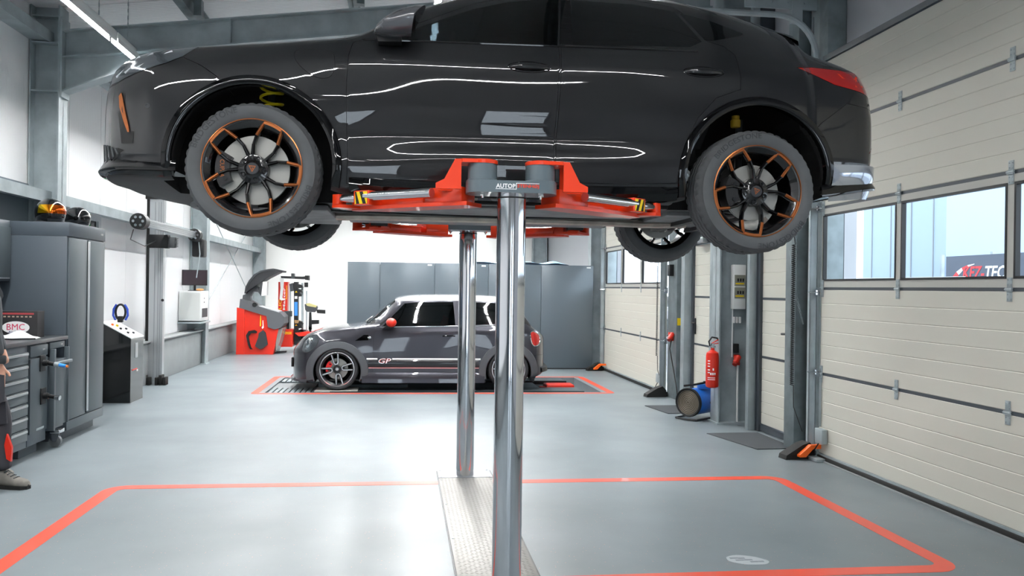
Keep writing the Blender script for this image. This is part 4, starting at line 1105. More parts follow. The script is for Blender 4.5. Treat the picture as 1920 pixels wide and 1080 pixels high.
# ================================================================ SMALL GREY HATCHBACK
MP = mat('metallic_grey_paint', '3c3c43', .28, .6, coat=1, noise_amt=.03, nscale=400)
mc = thing('car', 'small metallic grey hatchback with white roof, red mirrors and side stripes', 'car', (.32, 12.43, .0))
def esc2(x):
    if x < -1.42: t = (-1.42-x)/.51; return (1-t**3.2)**(1/2.3)
    if x > 1.40: t = (x-1.40)/.465; return (1-t**3.6)**(1/2.4)
    return 1
rows2 = [
 (K((-2, 0), (2, 0)), K((-1.93, .17), (-1.7, .14), (1.4, .15), (1.87, .26))),
 (K((-2, .66), (2, .66)), K((-1.93, .16), (-1.7, .125), (1.4, .14), (1.87, .25))),
 (K((-2, .80), (2, .80)), K((-1.93, .15), (-1.6, .12), (-.8, .12), (.5, .13), (1.5, .18), (1.87, .27))),
 (K((-2, .825), (2, .825)), K((-1.93, .30), (-.8, .26), (.5, .27), (1.87, .36))),
 (K((-2, .82), (-1.2, .835), (-.7, .825), (.5, .825), (1.2, .84), (2, .83)), K((-1.93, .42), (-1.2, .50), (.5, .52), (1.87, .54))),
 (K((-2, .80), (0, .812), (1.2, .825), (2, .81)), K((-1.93, .49), (-1.8, .60), (-1.6, .70), (-1.2, .77), (-.7, .80), (.5, .82), (1.4, .84), (1.87, .70))),
 (K((-2, .74), (-1.2, .76), (-.7, .79), (1.2, .785), (2, .76)), K((-1.93, .52), (-1.83, .62), (-1.75, .70), (-1.6, .785), (-1.3, .86), (-.75, .905), (.5, .925), (1.0, .955), (1.45, .955), (1.6, .90), (1.87, .74))),
 (K((-2, .56), (-1.2, .60), (-.74, .715), (-.33, .635), (.5, .62), (1.35, .58), (1.5, .58), (2, .62)), K((-1.93, .54), (-1.83, .65), (-1.75, .735), (-1.6, .815), (-1.3, .885), (-.9, .92), (-.74, .94), (-.33, 1.275), (-.18, 1.305), (.5, 1.32), (1.1, 1.305), (1.38, 1.26), (1.50, 1.10), (1.6, .945), (1.87, .76))),
 (K((-2, .34), (0, .36), (2, .36)), K((-1.93, .55), (-1.83, .665), (-1.75, .75), (-1.6, .83), (-1.3, .90), (-.98, .93), (-.88, .955), (-.5, 1.26), (-.40, 1.325), (-.2, 1.365), (.5, 1.385), (1.1, 1.37), (1.38, 1.33), (1.50, 1.16), (1.6, .965), (1.87, .77))),
 (K((-2, 0), (2, 0)), K((-1.93, .55), (-1.83, .67), (-1.75, .755), (-1.6, .835), (-1.3, .905), (-1.0, .94), (-.90, .965), (-.52, 1.265), (-.41, 1.335), (-.2, 1.375), (.5, 1.395), (1.1, 1.38), (1.38, 1.34), (1.50, 1.17), (1.6, .97), (1.87, .775))),
]
sec2 = make_section(rows2, esc2)
xs2 = [-1.925, -1.915, -1.90, -1.875, -1.84, -1.80, -1.75, -1.69, -1.62]
x = -1.55
while x < 1.33: xs2.append(round(x, 3)); x += .07
xs2 += [1.33, 1.36, 1.38, 1.41, 1.45, 1.49, 1.53, 1.57, 1.62, 1.67, 1.72, 1.77, 1.81, 1.84, 1.855, 1.861]
cm = CarBody(sec2, xs2, mc, (MP, WELL, WELL)); cm.parts = []
for cx in (-1.235, 1.235):
    for sg in (-1, 1): cm.cutmb(MB().lathe([(0, -1.0*sg), (.345, -1.0*sg), (.345, -.52*sg), (0, -.52*sg)], 56, 'Y', (cx, 0, .265)))
G1 = [(-.60, .925), (-.29, 1.255), (-.12, 1.275), (.42, 1.285), (.45, .94)]
G2 = [(.535, .945), (.515, 1.287), (1.05, 1.275), (1.27, 1.24), (1.36, .985)]
cm.both('side_window', G1, -1, -.40, TINTGLASS, 0, .005)
cm.both('side_window', G2, -1, -.40, DARKGLASS, 0, .005)
cm.parts.append(('windscreen', cm.piece([(-.84, -.60), (-.84, .60), (-.43, .54), (-.43, -.54)], .90, 1.5, 'Z', 0, .006), TINTGLASS, None))
cm.parts.append(('rear_window', cm.piece([(1.42, -.48), (1.42, .48), (1.56, .52), (1.56, -.52)], .99, 1.4, 'Z', 0, .006), DARKGLASS, None))
cm.cut(boolean(cm.thin_me(.03), bmesh_me(MB().box(-.82, 1.35, -1, 1, .36, 1.5)), 'INTERSECT'))
ROOF = mat('pale_roof_paint', 'c9cacc', .25, coat=1)
cm.parts.append(('roof', cm.piece([(-.46, 1.298), (-.30, 1.292), (.5, 1.306), (1.30, 1.29), (1.42, 1.24), (1.55, 1.5), (-.46, 1.5)], -1, 1, 'Y', .0012), ROOF, None))
cm.both('headlamp', smooth_poly([(-1.74, .60), (-1.71, .70), (-1.63, .775), (-1.53, .795), (-1.50, .74), (-1.53, .65), (-1.61, .565), (-1.70, .545)], 3), -1, -.3, MATS['headlamp_lens'], .004, .02)
cm.both('tail_lamp', smooth_poly([(1.555, .85), (1.63, .86), (1.70, .80), (1.70, .69), (1.63, .65), (1.575, .70)], 3), -1, -.3, mat('rear_lamp_red', 'b8231c', .1, coat=1), .004, .02)
mdoor = [(-.725, .26), (-.73, .56), (-.72, .80), (-.70, .90), (-.63, .912), (-.30, 1.275), (-.12, 1.292), (.47, 1.302), (.49, .92), (.49, .62), (.485, .265)]
cm.both('door', mdoor, -1.1, -.42, MP)
cm.parts.append(('front_bumper', cm.piece([(-2.2, .49), (-1.72, .53), (-1.60, .53), (-1.50, .47), (-1.50, .05), (-2.2, .05)], -1, 1), MP, None))
cm.parts.append(('rear_bumper', cm.piece([(2.2, .50), (1.66, .52), (1.54, .52), (1.50, .05), (2.2, .05)], -1, 1), MP, None))
cm.parts.append(('bonnet', cm.piece([(-1.80, -.60), (-1.80, .60), (-.92, .70), (-.92, -.70)], .74, 1.3, 'Z', .002), MP, None))
cm.parts.append(('body', cm.body, MP, None)); md = {}
for nm, me, m_, _p in cm.parts: md.setdefault(nm, []).append(cm.finish(me, nm, m_))
for nm in ('side_window', 'windscreen', 'rear_window'):
    for o in md[nm]:
        for p in o.data.polygons: p.material_index = 0
FL = mat('matt_grey_cladding', '515458', .5)
for cx in (-1.235, 1.235): arch_trim(cm, cx, .265, .335, .445, -22, 202, .02, FL, 'arch_trim', 36)
BLK = MATS['black_plastic']
for sg in (-1, 1):
    def on2(x, z, o=.003): return (x, cm.side_y(x, z, sg)+sg*o, z)
    def strip(x0, x1, z0, z1, o, n=24): 
        P = [[on2(x0+(x1-x0)*i/n, z0-.004, -.004), on2(x0+(x1-x0)*i/n, z0, o), on2(x0+(x1-x0)*i/n, (z0+z1)/2, o), on2(x0+(x1-x0)*i/n, z1, o), on2(x0+(x1-x0)*i/n, z1+.004, -.004)] for i in range(n+1)]
        return MB().grid(P)
    strip(-.80, .80, .335, .445, .0012).obj('side_stripe', mat('stripe_black', '15151a', .3, coat=.6), mc, smooth=60)
    strip(-.82, -.665, .447, .468, .0016).obj('side_stripe', M['whitepaint'], mc, smooth=60); strip(-.455, .82, .447, .468, .0016).obj('side_stripe', M['whitepaint'], mc, smooth=60)
    strip(-.79, .80, .322, .333, .0016).obj('side_stripe', mat('stripe_pink', 'c98a8c', .4), mc, smooth=60)
    for dep, bo, col_, nm in ((.002, .03, M['red'], 'gp_lettering_edge'), (.004, .0, M['whitepaint'], 'gp_lettering')):
        t = fit_text('GP', .185, .075, dep, bo, .25)
        cx_, cz_ = -.56, .43
        for v in t.bm.verts:
            X_ = cx_+v.co.x*(1 if sg < 0 else -1); Z_ = cz_+v.co.y; v.co = Vector((X_, cm.side_y(X_, Z_, sg)+sg*(.003+abs(v.co.z)), Z_))
        t.obj(nm, col_, mc, smooth=0)
    # mirror
    mo = MB().sphere((-.475, sg*.92, .985), 1, (.075, .10, .065)).obj('mirror_housing', M['red'], md['door'][0 if sg < 0 else 1])
    MB().prism([(-.60, .90), (-.44, .91), (-.42, .96), (-.50, .97)], sg*.78, sg*.93).obj('mirror_arm', MATS['black_plastic'], mo)
    # handle
    MB().tube([on2(.27, .79, .0), on2(.29, .795, .03), on2(.35, .797, .035), on2(.41, .797, .03), on2(.44, .792, .0)], .010).obj('door_handle', MATS['gloss_black_trim'], md['door'][0 if sg < 0 else 1])
    # fender vent and indicator
    vv = MB(); a = [vv.bm.verts.new(on2(*p)) for p in ((-.985, .715), (-.865, .80), (-.80, .80), (-.80, .725))]; vv.bm.faces.new(a); vv.obj('fender_vent', GLOSSBLK, mc)
    MB().sphere(on2(-.785, .762, .002), 1, (.028, .006, .018)).obj('indicator', M['chrome'], mc)
    # belt chrome strip + inner lamp
    MB().tube([on2(-.64+2.02*i/20, .912+.045*(i/20), .003) for i in range(21)], .006, 6).obj('belt_strip', M['chrome'], mc)
    MB().sphere(on2(-1.615, .665, -.02), 1, (.07, .02, .09)).obj('lamp_projector', M['chrome'], md['headlamp'][0 if sg < 0 else 1])
    pts = smooth_poly([(-1.74, .60), (-1.71, .70), (-1.63, .775), (-1.53, .795), (-1.50, .74), (-1.53, .65), (-1.61, .565), (-1.70, .545)], 3)
    MB().tube([on2(a, b, .003) for a, b in pts], .006, 6, True).obj('lamp_ring', M['darkgrey'], md['headlamp'][0 if sg < 0 else 1])
    pts = smooth_poly([(1.555, .85), (1.63, .86), (1.70, .80), (1.70, .69), (1.63, .65), (1.575, .70)], 3)
    MB().tube([on2(a, b, .003) for a, b in pts], .008, 6, True).obj('lamp_ring', M['chrome'], md['tail_lamp'][0 if sg < 0 else 1])
    # side sill
    P = [[(x_, cm.side_y(x_, .25, sg)-sg*.0, .262), (x_, cm.side_y(x_, .22, sg)+sg*.015, .24), (x_, cm.side_y(x_, .18, sg)+sg*.03, .17), (x_, cm.side_y(x_, .18, sg)+sg*.035, .115), (x_, cm.side_y(x_, .18, sg)-sg*.03, .10)] for x_ in [-.88+1.76*i/12 for i in range(13)]]
    MB().grid(P).obj('sill', MP, mc)
# front lip, vents
P = []
for i in range(25):
    y = -.80+1.6*i/24; x_ = -1.93+.30*(abs(y)/.80)**3.2
    P.append([(x_+.02, y, .19), (x_-.03, y, .15), (x_-.035, y, .115), (x_+.10, y, .11)])
MB().grid(P).obj('front_lip', MP, mc)
P = []
for i in range(19):
    y = -.70+1.4*i/18; x_ = 1.87-.16*(abs(y)/.70)**3
    P.append([(x_-.02, y, .36), (x_+.04, y, .32), (x_+.05, y, .26), (x_-.05, y, .24)])
MB().grid(P).obj('rear_diffuser', M['black'], mc)
gr = MB().box(-1.93, -1.90, -.40, .40, .30, .44, .01); gr.obj('grille', BLK, mc)
for i in range(2): MB().tube([(-.86, -.45+.5*i, .975), (-.80, -.2+.5*i, 1.02), (-.72, .05+.45*i, 1.06)], .008, 6).obj('wiper', BLK, mc)
for sg in (-1, 1):   # bonnet stripe
    P = [[(x_, sg*.30+dy, sec2(x_)[-1][1]-.0*0+.003-.02*0) for dy in (-.08, .08)] for x_ in [-1.80+.30*i/8 for i in range(9)]]
    for row in P:
        for k in range(len(row)):
            h = cm.bvh.ray_cast(Vector((row[k][0], row[k][1], 3)), Vector((0, 0, -1)), 4); row[k] = (row[k][0], row[k][1], h[0].z+.002) if h[0] else row[k]
    MB().grid(P).obj('bonnet_stripe', M['red'], mc, smooth=60)
for x, y, w in ((-.15, -.34, .46), (-.15, .34, .46), (.55, 0, 1.1)):
    s_ = MB(); s_.box(x, x+.46, y-w/2, y+w/2, .42, .56, .03); s_.prism([(x+.36, .5), (x+.48, .5), (x+.60, 1.0), (x+.56, 1.05), (x+.50, 1.03)], y-w/2+.02, y+w/2-.02)
    so = s_.obj('seat', MATS['seat_cloth'], mc)
    s_ = MB(); s_.prism([(x+.35, .62), (x+.39, .62), (x+.52, 1.04), (x+.49, 1.05)], y-w/2, y-w/2+.05); s_.prism([(x+.35, .62), (x+.39, .62), (x+.52, 1.04), (x+.49, 1.05)], y+w/2-.05, y+w/2); s_.obj('seat_bolster', M['red'], so)
it = MB(); it.prism([(-.74, .4), (-.74, .88), (-.60, .91), (-.44, .86), (-.40, .7), (-.44, .4)], -.68, .68); it.obj('dashboard', M['black'], mc)
MW = dict(tyre=mat('tyre_small', '2c2e31', .8), letter=MATS['letter'], rim=mat('rim_satin_black', '17181b', .3, coat=.3), copper=MATS['copper'], cap=MATS['cap'], bolt=MATS['bolt'], polish=MATS['polish'])
w1 = wheel('mini4', .303, .243, .205, MW); first = True
for cx in (-1.235, 1.235):
    for sg in (-1, 1):
        o = w1 if first else clone(w1, mc); o.parent = mc; first = False; o.location = (cx, sg*.735, .308); o.rotation_euler = (0, 0, 0 if sg < 0 else PI)
for cx in (-1.235, 1.235):
    for sg in (-1, 1):
        br = bpy.data.objects.new('brake', None); COL.objects.link(br); br.parent = mc; br.location = (cx, sg*.735, .308); br.rotation_euler = (0, 0, 0 if sg < 0 else PI)
        brake(br, (0, -.02, 0), .15, math.radians(165 if cx < 0 else 20), mat('caliper_red', 'd01a1a', .3, coat=.5))
# ================================================================ LEFT SIDE
CAB, CAB2 = M['cab'], M['cab2']
tag(MB().box(-3.945, -3.90, 4.2, 8.9, .0, 2.52, .003).obj('wall_board', mat('wall_board_grey', '5a656c', .6)), 'dark grey board lining the left wall behind the tool cabinets', 'wall board')
tc_ = thing('tool_cabinet', 'tall slate grey double-door tool cabinet with two helmets on top', 'cabinet', (-3.5, 8.38, 0))
def bx_(p, name, m, x0, x1, y0, y1, z0, z1, bev=.003, **k):
    return MB().box(x0, x1, y0, y1, z0, z1, bev).obj(name, m, p, **k)
bx_(tc_, 'body', CAB, -.4, .375, -.46, .46, .1, 1.93)
bx_(tc_, 'top', CAB, -.4, .39, -.462, .462, 1.93, 2.06)
bx_(tc_, 'plinth', CAB, -.36, .30, -.44, .44, 0, .1)
for k, (y0, y1) in enumerate(((-.445, -.02), (.02, .445))):
    d = bx_(tc_, 'door', CAB2, .376, .392, y0, y1, .20, 1.915, .004)
    if k == 1:
        bx_(d, 'handle', M['alu'], .392, .402, y0-.03, y0+.012, .22, 1.905, .003)
        MB().cyl((.392, y0+.035, 1.02), (.40, y0+.035, 1.02), .011, n=12).obj('lock', M['chrome'], d)
bx_(tc_, 'kick_panel', CAB2, .376, .39, -.455, .455, .105, .192)
bx_(tc_, 'badge', M['alu'], .39, .392, .33, .40, 1.985, 2.005, .001)
# workbench: worktop + units
tag(MB().box(-3.9, -3.10, 5.2, 7.915, .965, 1.0, .006).obj('worktop', mat('worktop_dark', '4a4d50', .3, .3)), 'dark metal worktop running along the left wall in front of the tall cabinet', 'worktop')
tag(MB().box(-3.9, -3.885, 5.2, 7.9, 1.0, 1.5).obj('splash_panel', mat('splash_panel_blue', '6f7f95', .35, .3)), 'blue-grey back panel above the worktop', 'panel')
du = thing('drawer_unit', 'slate grey drawer unit beside the standing mechanic', 'cabinet', (-3.5, 6.92, 0))
bx_(du, 'body', CAB, -.38, .37, -.24, .24, .1, .96)
for i in range(7):
    z0 = .16+i*.108
    d = bx_(du, 'drawer', CAB2, .371, .386, -.225, .225, z0, z0+.1, .003)
    bx_(d, 'handle', M['alu'], .386, .402, -.20, .20, z0+.072, z0+.092, .003)
u2 = thing('base_cabinet', 'slate grey base cabinet with two black hose couplings', 'cabinet', (-3.5, 7.35, 0))
bx_(u2, 'body', CAB, -.38, .37, -.175, .175, .1, .96); bx_(u2, 'plinth', CAB, -.36, .3, -.17, .17, 0, .1)
d = bx_(u2, 'door', CAB2, .371, .386, -.165, .165, .2, .84, .003); bx_(u2, 'drawer', CAB2, .371, .386, -.165, .165, .855, .95, .003)
bx_(d, 'louvre', M['galv'], .386, .389, -.05, .10, .215, .235, .001)
bx_(u2, 'badge', M['alu'], .386, .388, .06, .11, .90, .915, .001)
for k, (z, y, lb) in enumerate(((.79, 7.40, 'upper black hose coupling with a light blue tip'), (.50, 7.42, 'lower black hose coupling on the base cabinet'))):
    h = thing('hose_coupling', lb, 'tool', (-3.114, y, z))
    bx_(h, 'plate', M['black'], 0, .012, -.05, .05, -.07, .07)
    MB().cyl((.012, 0, 0), (.05, 0, 0), .028, n=14).cyl((.05, 0, 0), (.11, -.01, -.01), .018, n=12).obj('body', M['black'], h)
    MB().cyl((.11, -.01, -.01), (.15, -.015, -.015), .022, n=12).obj('ring', M['chrome'] if k else M['galv'], h)
    if not k: MB().cyl((.15, -.015, -.015), (.21, -.025, -.025), .016, n=12).obj('tip', mat('tip_blue', '3f8fe0', .3), h); MB().cyl((.21, -.025, -.025), (.225, -.027, -.027), .012, n=12).obj('nozzle', mat('tip_orange', 'e0792c', .3), h)
ct = thing('roll_cart', 'narrow slate grey pull-out cart on casters at the end of the workbench', 'cart', (-3.5, 7.70, 0))
bx_(ct, 'body', CAB, -.38, .385, -.155, .16, .17, .80); bx_(ct, 'front', CAB2, .386, .415, -.12, .15, .2, .80, .004)
bx_(ct, 'side_rail', CAB2, .386, .43, -.155, -.12, .17, .90, .003); bx_(ct, 'side_rail', CAB2, .386, .43, .15, .17, .2, .90, .003)
bx_(ct, 'handle', M['galv_dark'], .43, .46, -.13, .17, .76, .785, .006); bx_(ct, 'lid_drawer', CAB2, .376, .39, -.15, .16, .90, .955, .003)
bx_(ct, 'badge', M['alu'], .39, .392, .06, .11, .92, .935, .001)
cs = MB().box(.30, .44, -.06, .06, .13, .165, .004).prism([(.31, .13), (.43, .13), (.40, .05), (.37, .05)], -.028, -.022).prism([(.31, .13), (.43, .13), (.40, .05), (.37, .05)], .022, .028).obj('caster_fork', M['chrome'], ct)
MB().cyl((.385, -.02, .052), (.385, .02, .052), .052, n=24).obj('caster_wheel', mat('caster_grey', '6c7072', .5), ct)
c2 = MB().cyl((-.3, -.02, .052), (-.3, .02, .052), .052, n=24).box(-.36, -.24, -.05, .05, .1, .17).obj('caster', M['darkgrey'], ct)
wc = thing('wall_cabinet', 'slate grey wall cabinet over the worktop at the left edge', 'cabinet', (-3.75, 7.2, 1.5))
bx_(wc, 'body', CAB, -.14, .13, -.9, .70, 0, .56); 
for k in range(3):
    d = bx_(wc, 'door', CAB2, .131, .145, -.89+k*.53, -.37+k*.53, .03, .50, .003); bx_(d, 'handle', M['alu'], .145, .155, -.86+k*.53, -.40+k*.53, .02, .034, .002)
wc['label'] = 'slate grey wall cabinet over the worktop at the left edge'
# carton, second carton, bag, cable on the worktop
cx_ = thing('carton', 'black filter carton with a white oval and red letters on the worktop', 'box', (-3.42, 7.62, 1.0))
bx_(cx_, 'box', mat('carton_black', '2a292b', .5), -.20, .20, -.07, .07, 0, .235, .003)
ov = MB(); ov.prism([(.115*math.cos(2*PI*i/32)+.02, .055*math.sin(2*PI*i/32)+.09) for i in range(32)], -.072, -.0705); ov.obj('oval', M['whitepaint'], cx_, smooth=0)
t = fit_text('BMC', .15, .055, .001, .0); t.xf(frame_mtx((.02, -.0725, .095), (1, 0, 0), (0, 0, 1))); t.obj('lettering', mat('print_pink_red', 'd2305c', .5), cx_, smooth=0)
t = fit_text('Air filters', .12, .022, .001, .01); t.xf(frame_mtx((.02, -.0728, .05), (1, 0, 0), (0, 0, 1))); t.obj('lettering', mat('print_blue', '35407a', .5), cx_, smooth=0)
bx_(cx_, 'print_band', mat('print_red', 'b8474b', .5), -.12, .17, -.0712, -.0702, .205, .22, 0)
for i in range(8): bx_(cx_, 'print_block', mat('print_beige', 'b9a48f', .5), -.12+i*.036, -.10+i*.036, -.0712, -.0702, .18, .192, 0)
tag(MB().box(-3.86, -3.66, 7.60, 7.72, 1.0, 1.27, .004).obj('carton', MATS['carton_black']), 'plain dark carton standing left of the lettered one', 'box')
P = []
for i in range(13):
    row = []
    for j in range(9):
        x = i/12; y = j/8; row.append((-3.52+.36*x, 7.36+.14*y, 1.004+.05*math.sin(PI*x)**.6*math.sin(PI*y)**.7*(1+.4*math.sin(9*x+5*y))))
    P.append(row)
tag(MB().grid(P).obj('plastic_bag', mat('bag_white', 'dfe3e4', .25)), 'crumpled white bag in front of the lettered carton', 'bag')
tag(MB().tube([(-3.5, 7.2, 1.006), (-3.4, 7.25, 1.008), (-3.28, 7.22, 1.008), (-3.2, 7.3, 1.007), (-3.14, 7.33, 1.006)], .007, 6).obj('cable', M['black']), 'black cable lying on the worktop edge', 'cable')
# helmets
def helmet(x, y, r, rz, label, visor):
    h = thing('helmet', label, 'helmet', (x, y, 2.06), rz)
    n, m_ = 32, 20
    def shell(a, b, s=1.0):   # a azimuth, b elevation
        z = .62*r+math.sin(b)*r*(.92 if b > 0 else .70); q = math.cos(b) if b > 0 else math.cos(b)**.45
        xx = math.cos(a)*q*r*(1.12 if math.cos(a) > 0 else 1.0); yy = math.sin(a)*q*r*.86
        return (xx*s, yy*s, z if b > -1.4 else z)
    P = [[shell(2*PI*i/n, -PI/2*.86+PI*.93*j/m_) for j in range(m_+1)] for i in range(n+1)]
    b = MB().grid(P); s_ = b.obj('shell', M['blackgloss'], h, smooth=60)
    P = [[shell(-1.15+2.3*i/24, -.10+.62*j/8, 1.025) for j in range(9)] for i in range(25)]
    MB().grid(P).obj('visor', visor, h, smooth=60)
    P = [[shell(-.5+1.0*i/10, -.95+.35*j/3, 1.03) for j in range(4)] for i in range(11)]
    MB().grid(P).obj('chin_vent', M['darkgrey'], h, smooth=60)
    MB().lathe([(r*.72, 0), (r*.82, .0), (r*.8, .02), (r*.7, .02), (r*.72, 0)], 24).obj('neck_trim', M['darkgrey'], h)
    return h
vm = bpy.data.materials.new('mirror_visor_orange'); vm.use_nodes = True
nt = vm.node_tree; b = nt.nodes['Principled BSDF']; b.inputs['Metallic'].default_value = .9; b.inputs['Roughness'].default_value = .12
tcn = nt.nodes.new('ShaderNodeTexCoord'); sx = nt.nodes.new('ShaderNodeSeparateXYZ'); nt.links.new(tcn.outputs['Object'], sx.inputs[0])
ramp_ = nt.nodes.new('ShaderNodeValToRGB'); mr = nt.nodes.new('ShaderNodeMapRange'); mr.inputs[1].default_value = -.13; mr.inputs[2].default_value = .13
nt.links.new(sx.outputs[1], mr.inputs[0]); nt.links.new(mr.outputs[0], ramp_.inputs[0]); nt.links.new(ramp_.outputs[0], b.inputs['Base Color'])
ramp_.color_ramp.elements[0].color = lin('d8c41c'); ramp_.color_ramp.elements[1].color = lin('b8420e'); e = ramp_.color_ramp.elements.new(.4); e.color = lin('d9661a')
MATS['vm'] = vm
helmet(-3.36, 8.12, .155, -.95, 'black motorcycle helmet with orange mirrored visor on the tall cabinet', vm)
helmet(-3.30, 8.60, .135, -.75, 'black motorcycle helmet with dark visor behind the orange-visored one', M['blackgloss'])
# left wall door, sign
d5 = sroot('door_5', 'side door in the left wall past the tall cabinet')
MB().box(-3.95, -3.88, 10.80, 10.88, 0, 2.36).box(-3.95, -3.88, 9.82, 9.90, 0, 2.36).box(-3.95, -3.88, 9.90, 10.80, 2.28, 2.36).obj('door_frame', mat('frame_pale', 'cfd3d6', .45), d5)
MB().box(-3.945, -3.915, 9.90, 10.80, .005, 2.28).obj('door_leaf', M['darkgrey'], d5)
def exit_sign(x, y, z, w, h, nrm, label):
    s_ = thing('exit_sign', label, 'sign', (x, y, z))
    xd = Vector((0, 0, 1)).cross(Vector(nrm)); mt = frame_mtx((0, 0, 0), xd, (0, 0, 1))
    b = MB().box(-w/2, w/2, -h/2, h/2, 0, .012).xf(mt); b.obj('panel', mat('exit_green', '1f9a58', .4), s_)
    a = MB().prism([(-.018, h*.32), (.018, h*.32), (.018, -.02), (.045, -.02), (0, -h*.34), (-.045, -.02), (-.018, -.02)], .0122, .014, 'Z').xf(mt); a.obj('arrow', M['whitepaint'], s_, smooth=0)
    b = MB().box(-w/2, -w/2+.05, -h/2+.02, h/2-.02, .0122, .0135).xf(mt); b.obj('pictogram', M['whitepaint'], s_, smooth=0)
exit_sign(-3.875, 10.3, 2.26, .14, .16, (.5, -.866, 0), 'green exit sign with a white arrow beside the helmets')
# black control console
c = thing('control_console', 'glossy black control console with a sloping white top by the left wall', 'console', (-3.53, 10.45, 0))
MB().prism([(-.18, 0), (-.18, 1.0), (.175, .80), (.175, 0)], 0, .48).obj('housing', M['blackgloss'], c)
MB().prism([(-.185, 1.003), (-.185, 1.015), (.18, .812), (.18, .80)], -.005, .485).obj('top_panel', mat('panel_white', 'd9dcdd', .4), c)
for i, (u, v, m_) in enumerate(((.25, .12, M['orange']), (.33, .2, M['yellow']), (.5, .15, M['black']), (.55, .3, M['black']), (.75, .15, M['black']), (.8, .3, M['darkgrey']))):
    x = -.18+.355*u; z = 1.012-.2*u; MB().cyl((x, v, z), (x+.008, v, z+.02), .016, n=12).obj('control_knob', m_, c)
MB().box(.176, .179, .16, .26, .55, .74).obj('label_strip', M['alu'], c); MB().box(.176, .179, .05, .24, .40, .415).obj('label_red', M['red'], c); MB().box(.176, .179, .22, .27, .375, .40).obj('label_white', M['whitepaint'], c)
for z in (.12, .5, .9): MB().cyl((-.165, -.001, z), (-.165, -.004, z), .006, n=8).obj('screw', M['chrome'], c)
bl = thing('spray_gun', 'blue and black hand tool hanging above the black console', 'tool', (-3.60, 10.8, 1.12))
MB().tube([(.06*math.cos(t), 0, .10*math.sin(t)) for t in [2*PI*i/20 for i in range(20)]], .014, 8, True).obj('grip', M['black'], bl)
for s in (-1, 1): MB().tube([(s*.05, .0, .10), (s*.085, .0, .04), (s*.09, 0, -.04), (s*.06, 0, -.1)], .014, 8).obj('loop', mat('tool_blue', '2f4fb8', .35), bl)
MB().box(-.03, .03, -.03, .03, -.13, -.05, .008).obj('body', M['black'], bl)
tag(MB().box(-3.93, -3.90, 10.75, 10.95, .645, 1.1).obj('tool_board', M['white']), 'white backing board behind the blue hand tool', 'board')
# wheel aligner: post and camera beam
wa = thing('wheel_aligner', 'aluminium wheel alignment post with a long camera beam at the left wall', 'wheel aligner', (-3.62, 12.4, 0))
po = MB()
po.prism([(-.10, -.06), (.08, -.06), (.08, -.045), (.095, -.045), (.095, .06), (-.10, .06), (-.10, -.06)][:-1], 0.0, 2.74, 'Z'); po.obj('post', M['alu'], wa, smooth=0)
for x in (-.02, .03, .06): MB().box(x-.006, x+.006, -.064, -.060, .05, 2.7).obj('post_groove', mat('groove_grey', '9ea2a5', .4, .5), wa, smooth=0)
MB().box(-.145, -.10, -.05, .05, 0, 2.74).obj('cable_chain', M['black_rough'], wa)
MB().box(-.16, .10, -.08, .08, 2.74, 2.80, .005).obj('post_cap', M['black'], wa)
for s, x0 in ((-1, -.2), (1, .02)):
    ft = MB()
    for i in range(3):
        for j in range(3): ft.box(x0+i*.055, x0+i*.055+.047, -.14+j*.05, -.14+j*.05+.042, 0.0, .15-.035*abs(i-1), .008)
    ft.obj('foot_chain', M['black_rough'], wa, kind='stuff')
bm_ = MB().box(.16, .22, -1.35, 1.35, 2.25, 2.36, .006).obj('camera_beam', M['alu'], wa)
for z in (2.28, 2.305, 2.33): MB().box(.2195, .2215, -1.33, 1.33, z-.004, z+.004).obj('beam_groove', MATS['groove_grey'], bm_, smooth=0)
for y in (-1.45, 1.35):
    hd = MB().cyl((.19, y-.06, 2.305), (.19, y+.10, 2.305), .105, n=24).obj('camera_head', M['black'], bm_)
    for i in range(6):
        a = 2*PI*i/6; MB().cyl((.30, y-.05+.03+.0, 2.305), (.31, y-.02, 2.305), .02).obj('lens', M['chrome'], hd) if False else MB().cyl((.19+.06*math.cos(a), y-.066, 2.305+.06*math.sin(a)), (.19+.06*math.cos(a), y-.056, 2.305+.06*math.sin(a)), .018, n=12).obj('lens', M['chrome'], hd)
MB().box(-.12, .16, -.07, .07, 2.02, 2.22, .01).obj('carriage', M['black'], wa)
mt_ = MB().box(.10, .26, -.06, .08, 2.03, 2.19, .02)
for i in range(6): mt_.box(.26, .275, -.05, .07, 2.045+i*.024, 2.057+i*.024)
mt_.obj('motor', M['darkgrey'], wa)
MB().cyl((.1, -.065, 1.25), (.1, -.085, 1.25), .02, n=12).obj('knob', M['black'], wa)
MB().box(.10, .30, 1.52, 1.75, 1.95, 2.25, .03).obj('hose_reel', M['black'], wa)
MB().tube([(.22, 1.5, 2.2), (.24, 1.5, 2.0), (.21, 1.5, 1.75), (.19, 1.5, 1.6)], .01, 6).obj('cable', M['galv'], wa)
MB().tube([(.1, -1.4, 2.2), (.0, -1.2, 2.08), (.0, -.6, 2.02), (0, -.1, 2.12)], .006, 6).obj('cable', M['black'], wa)
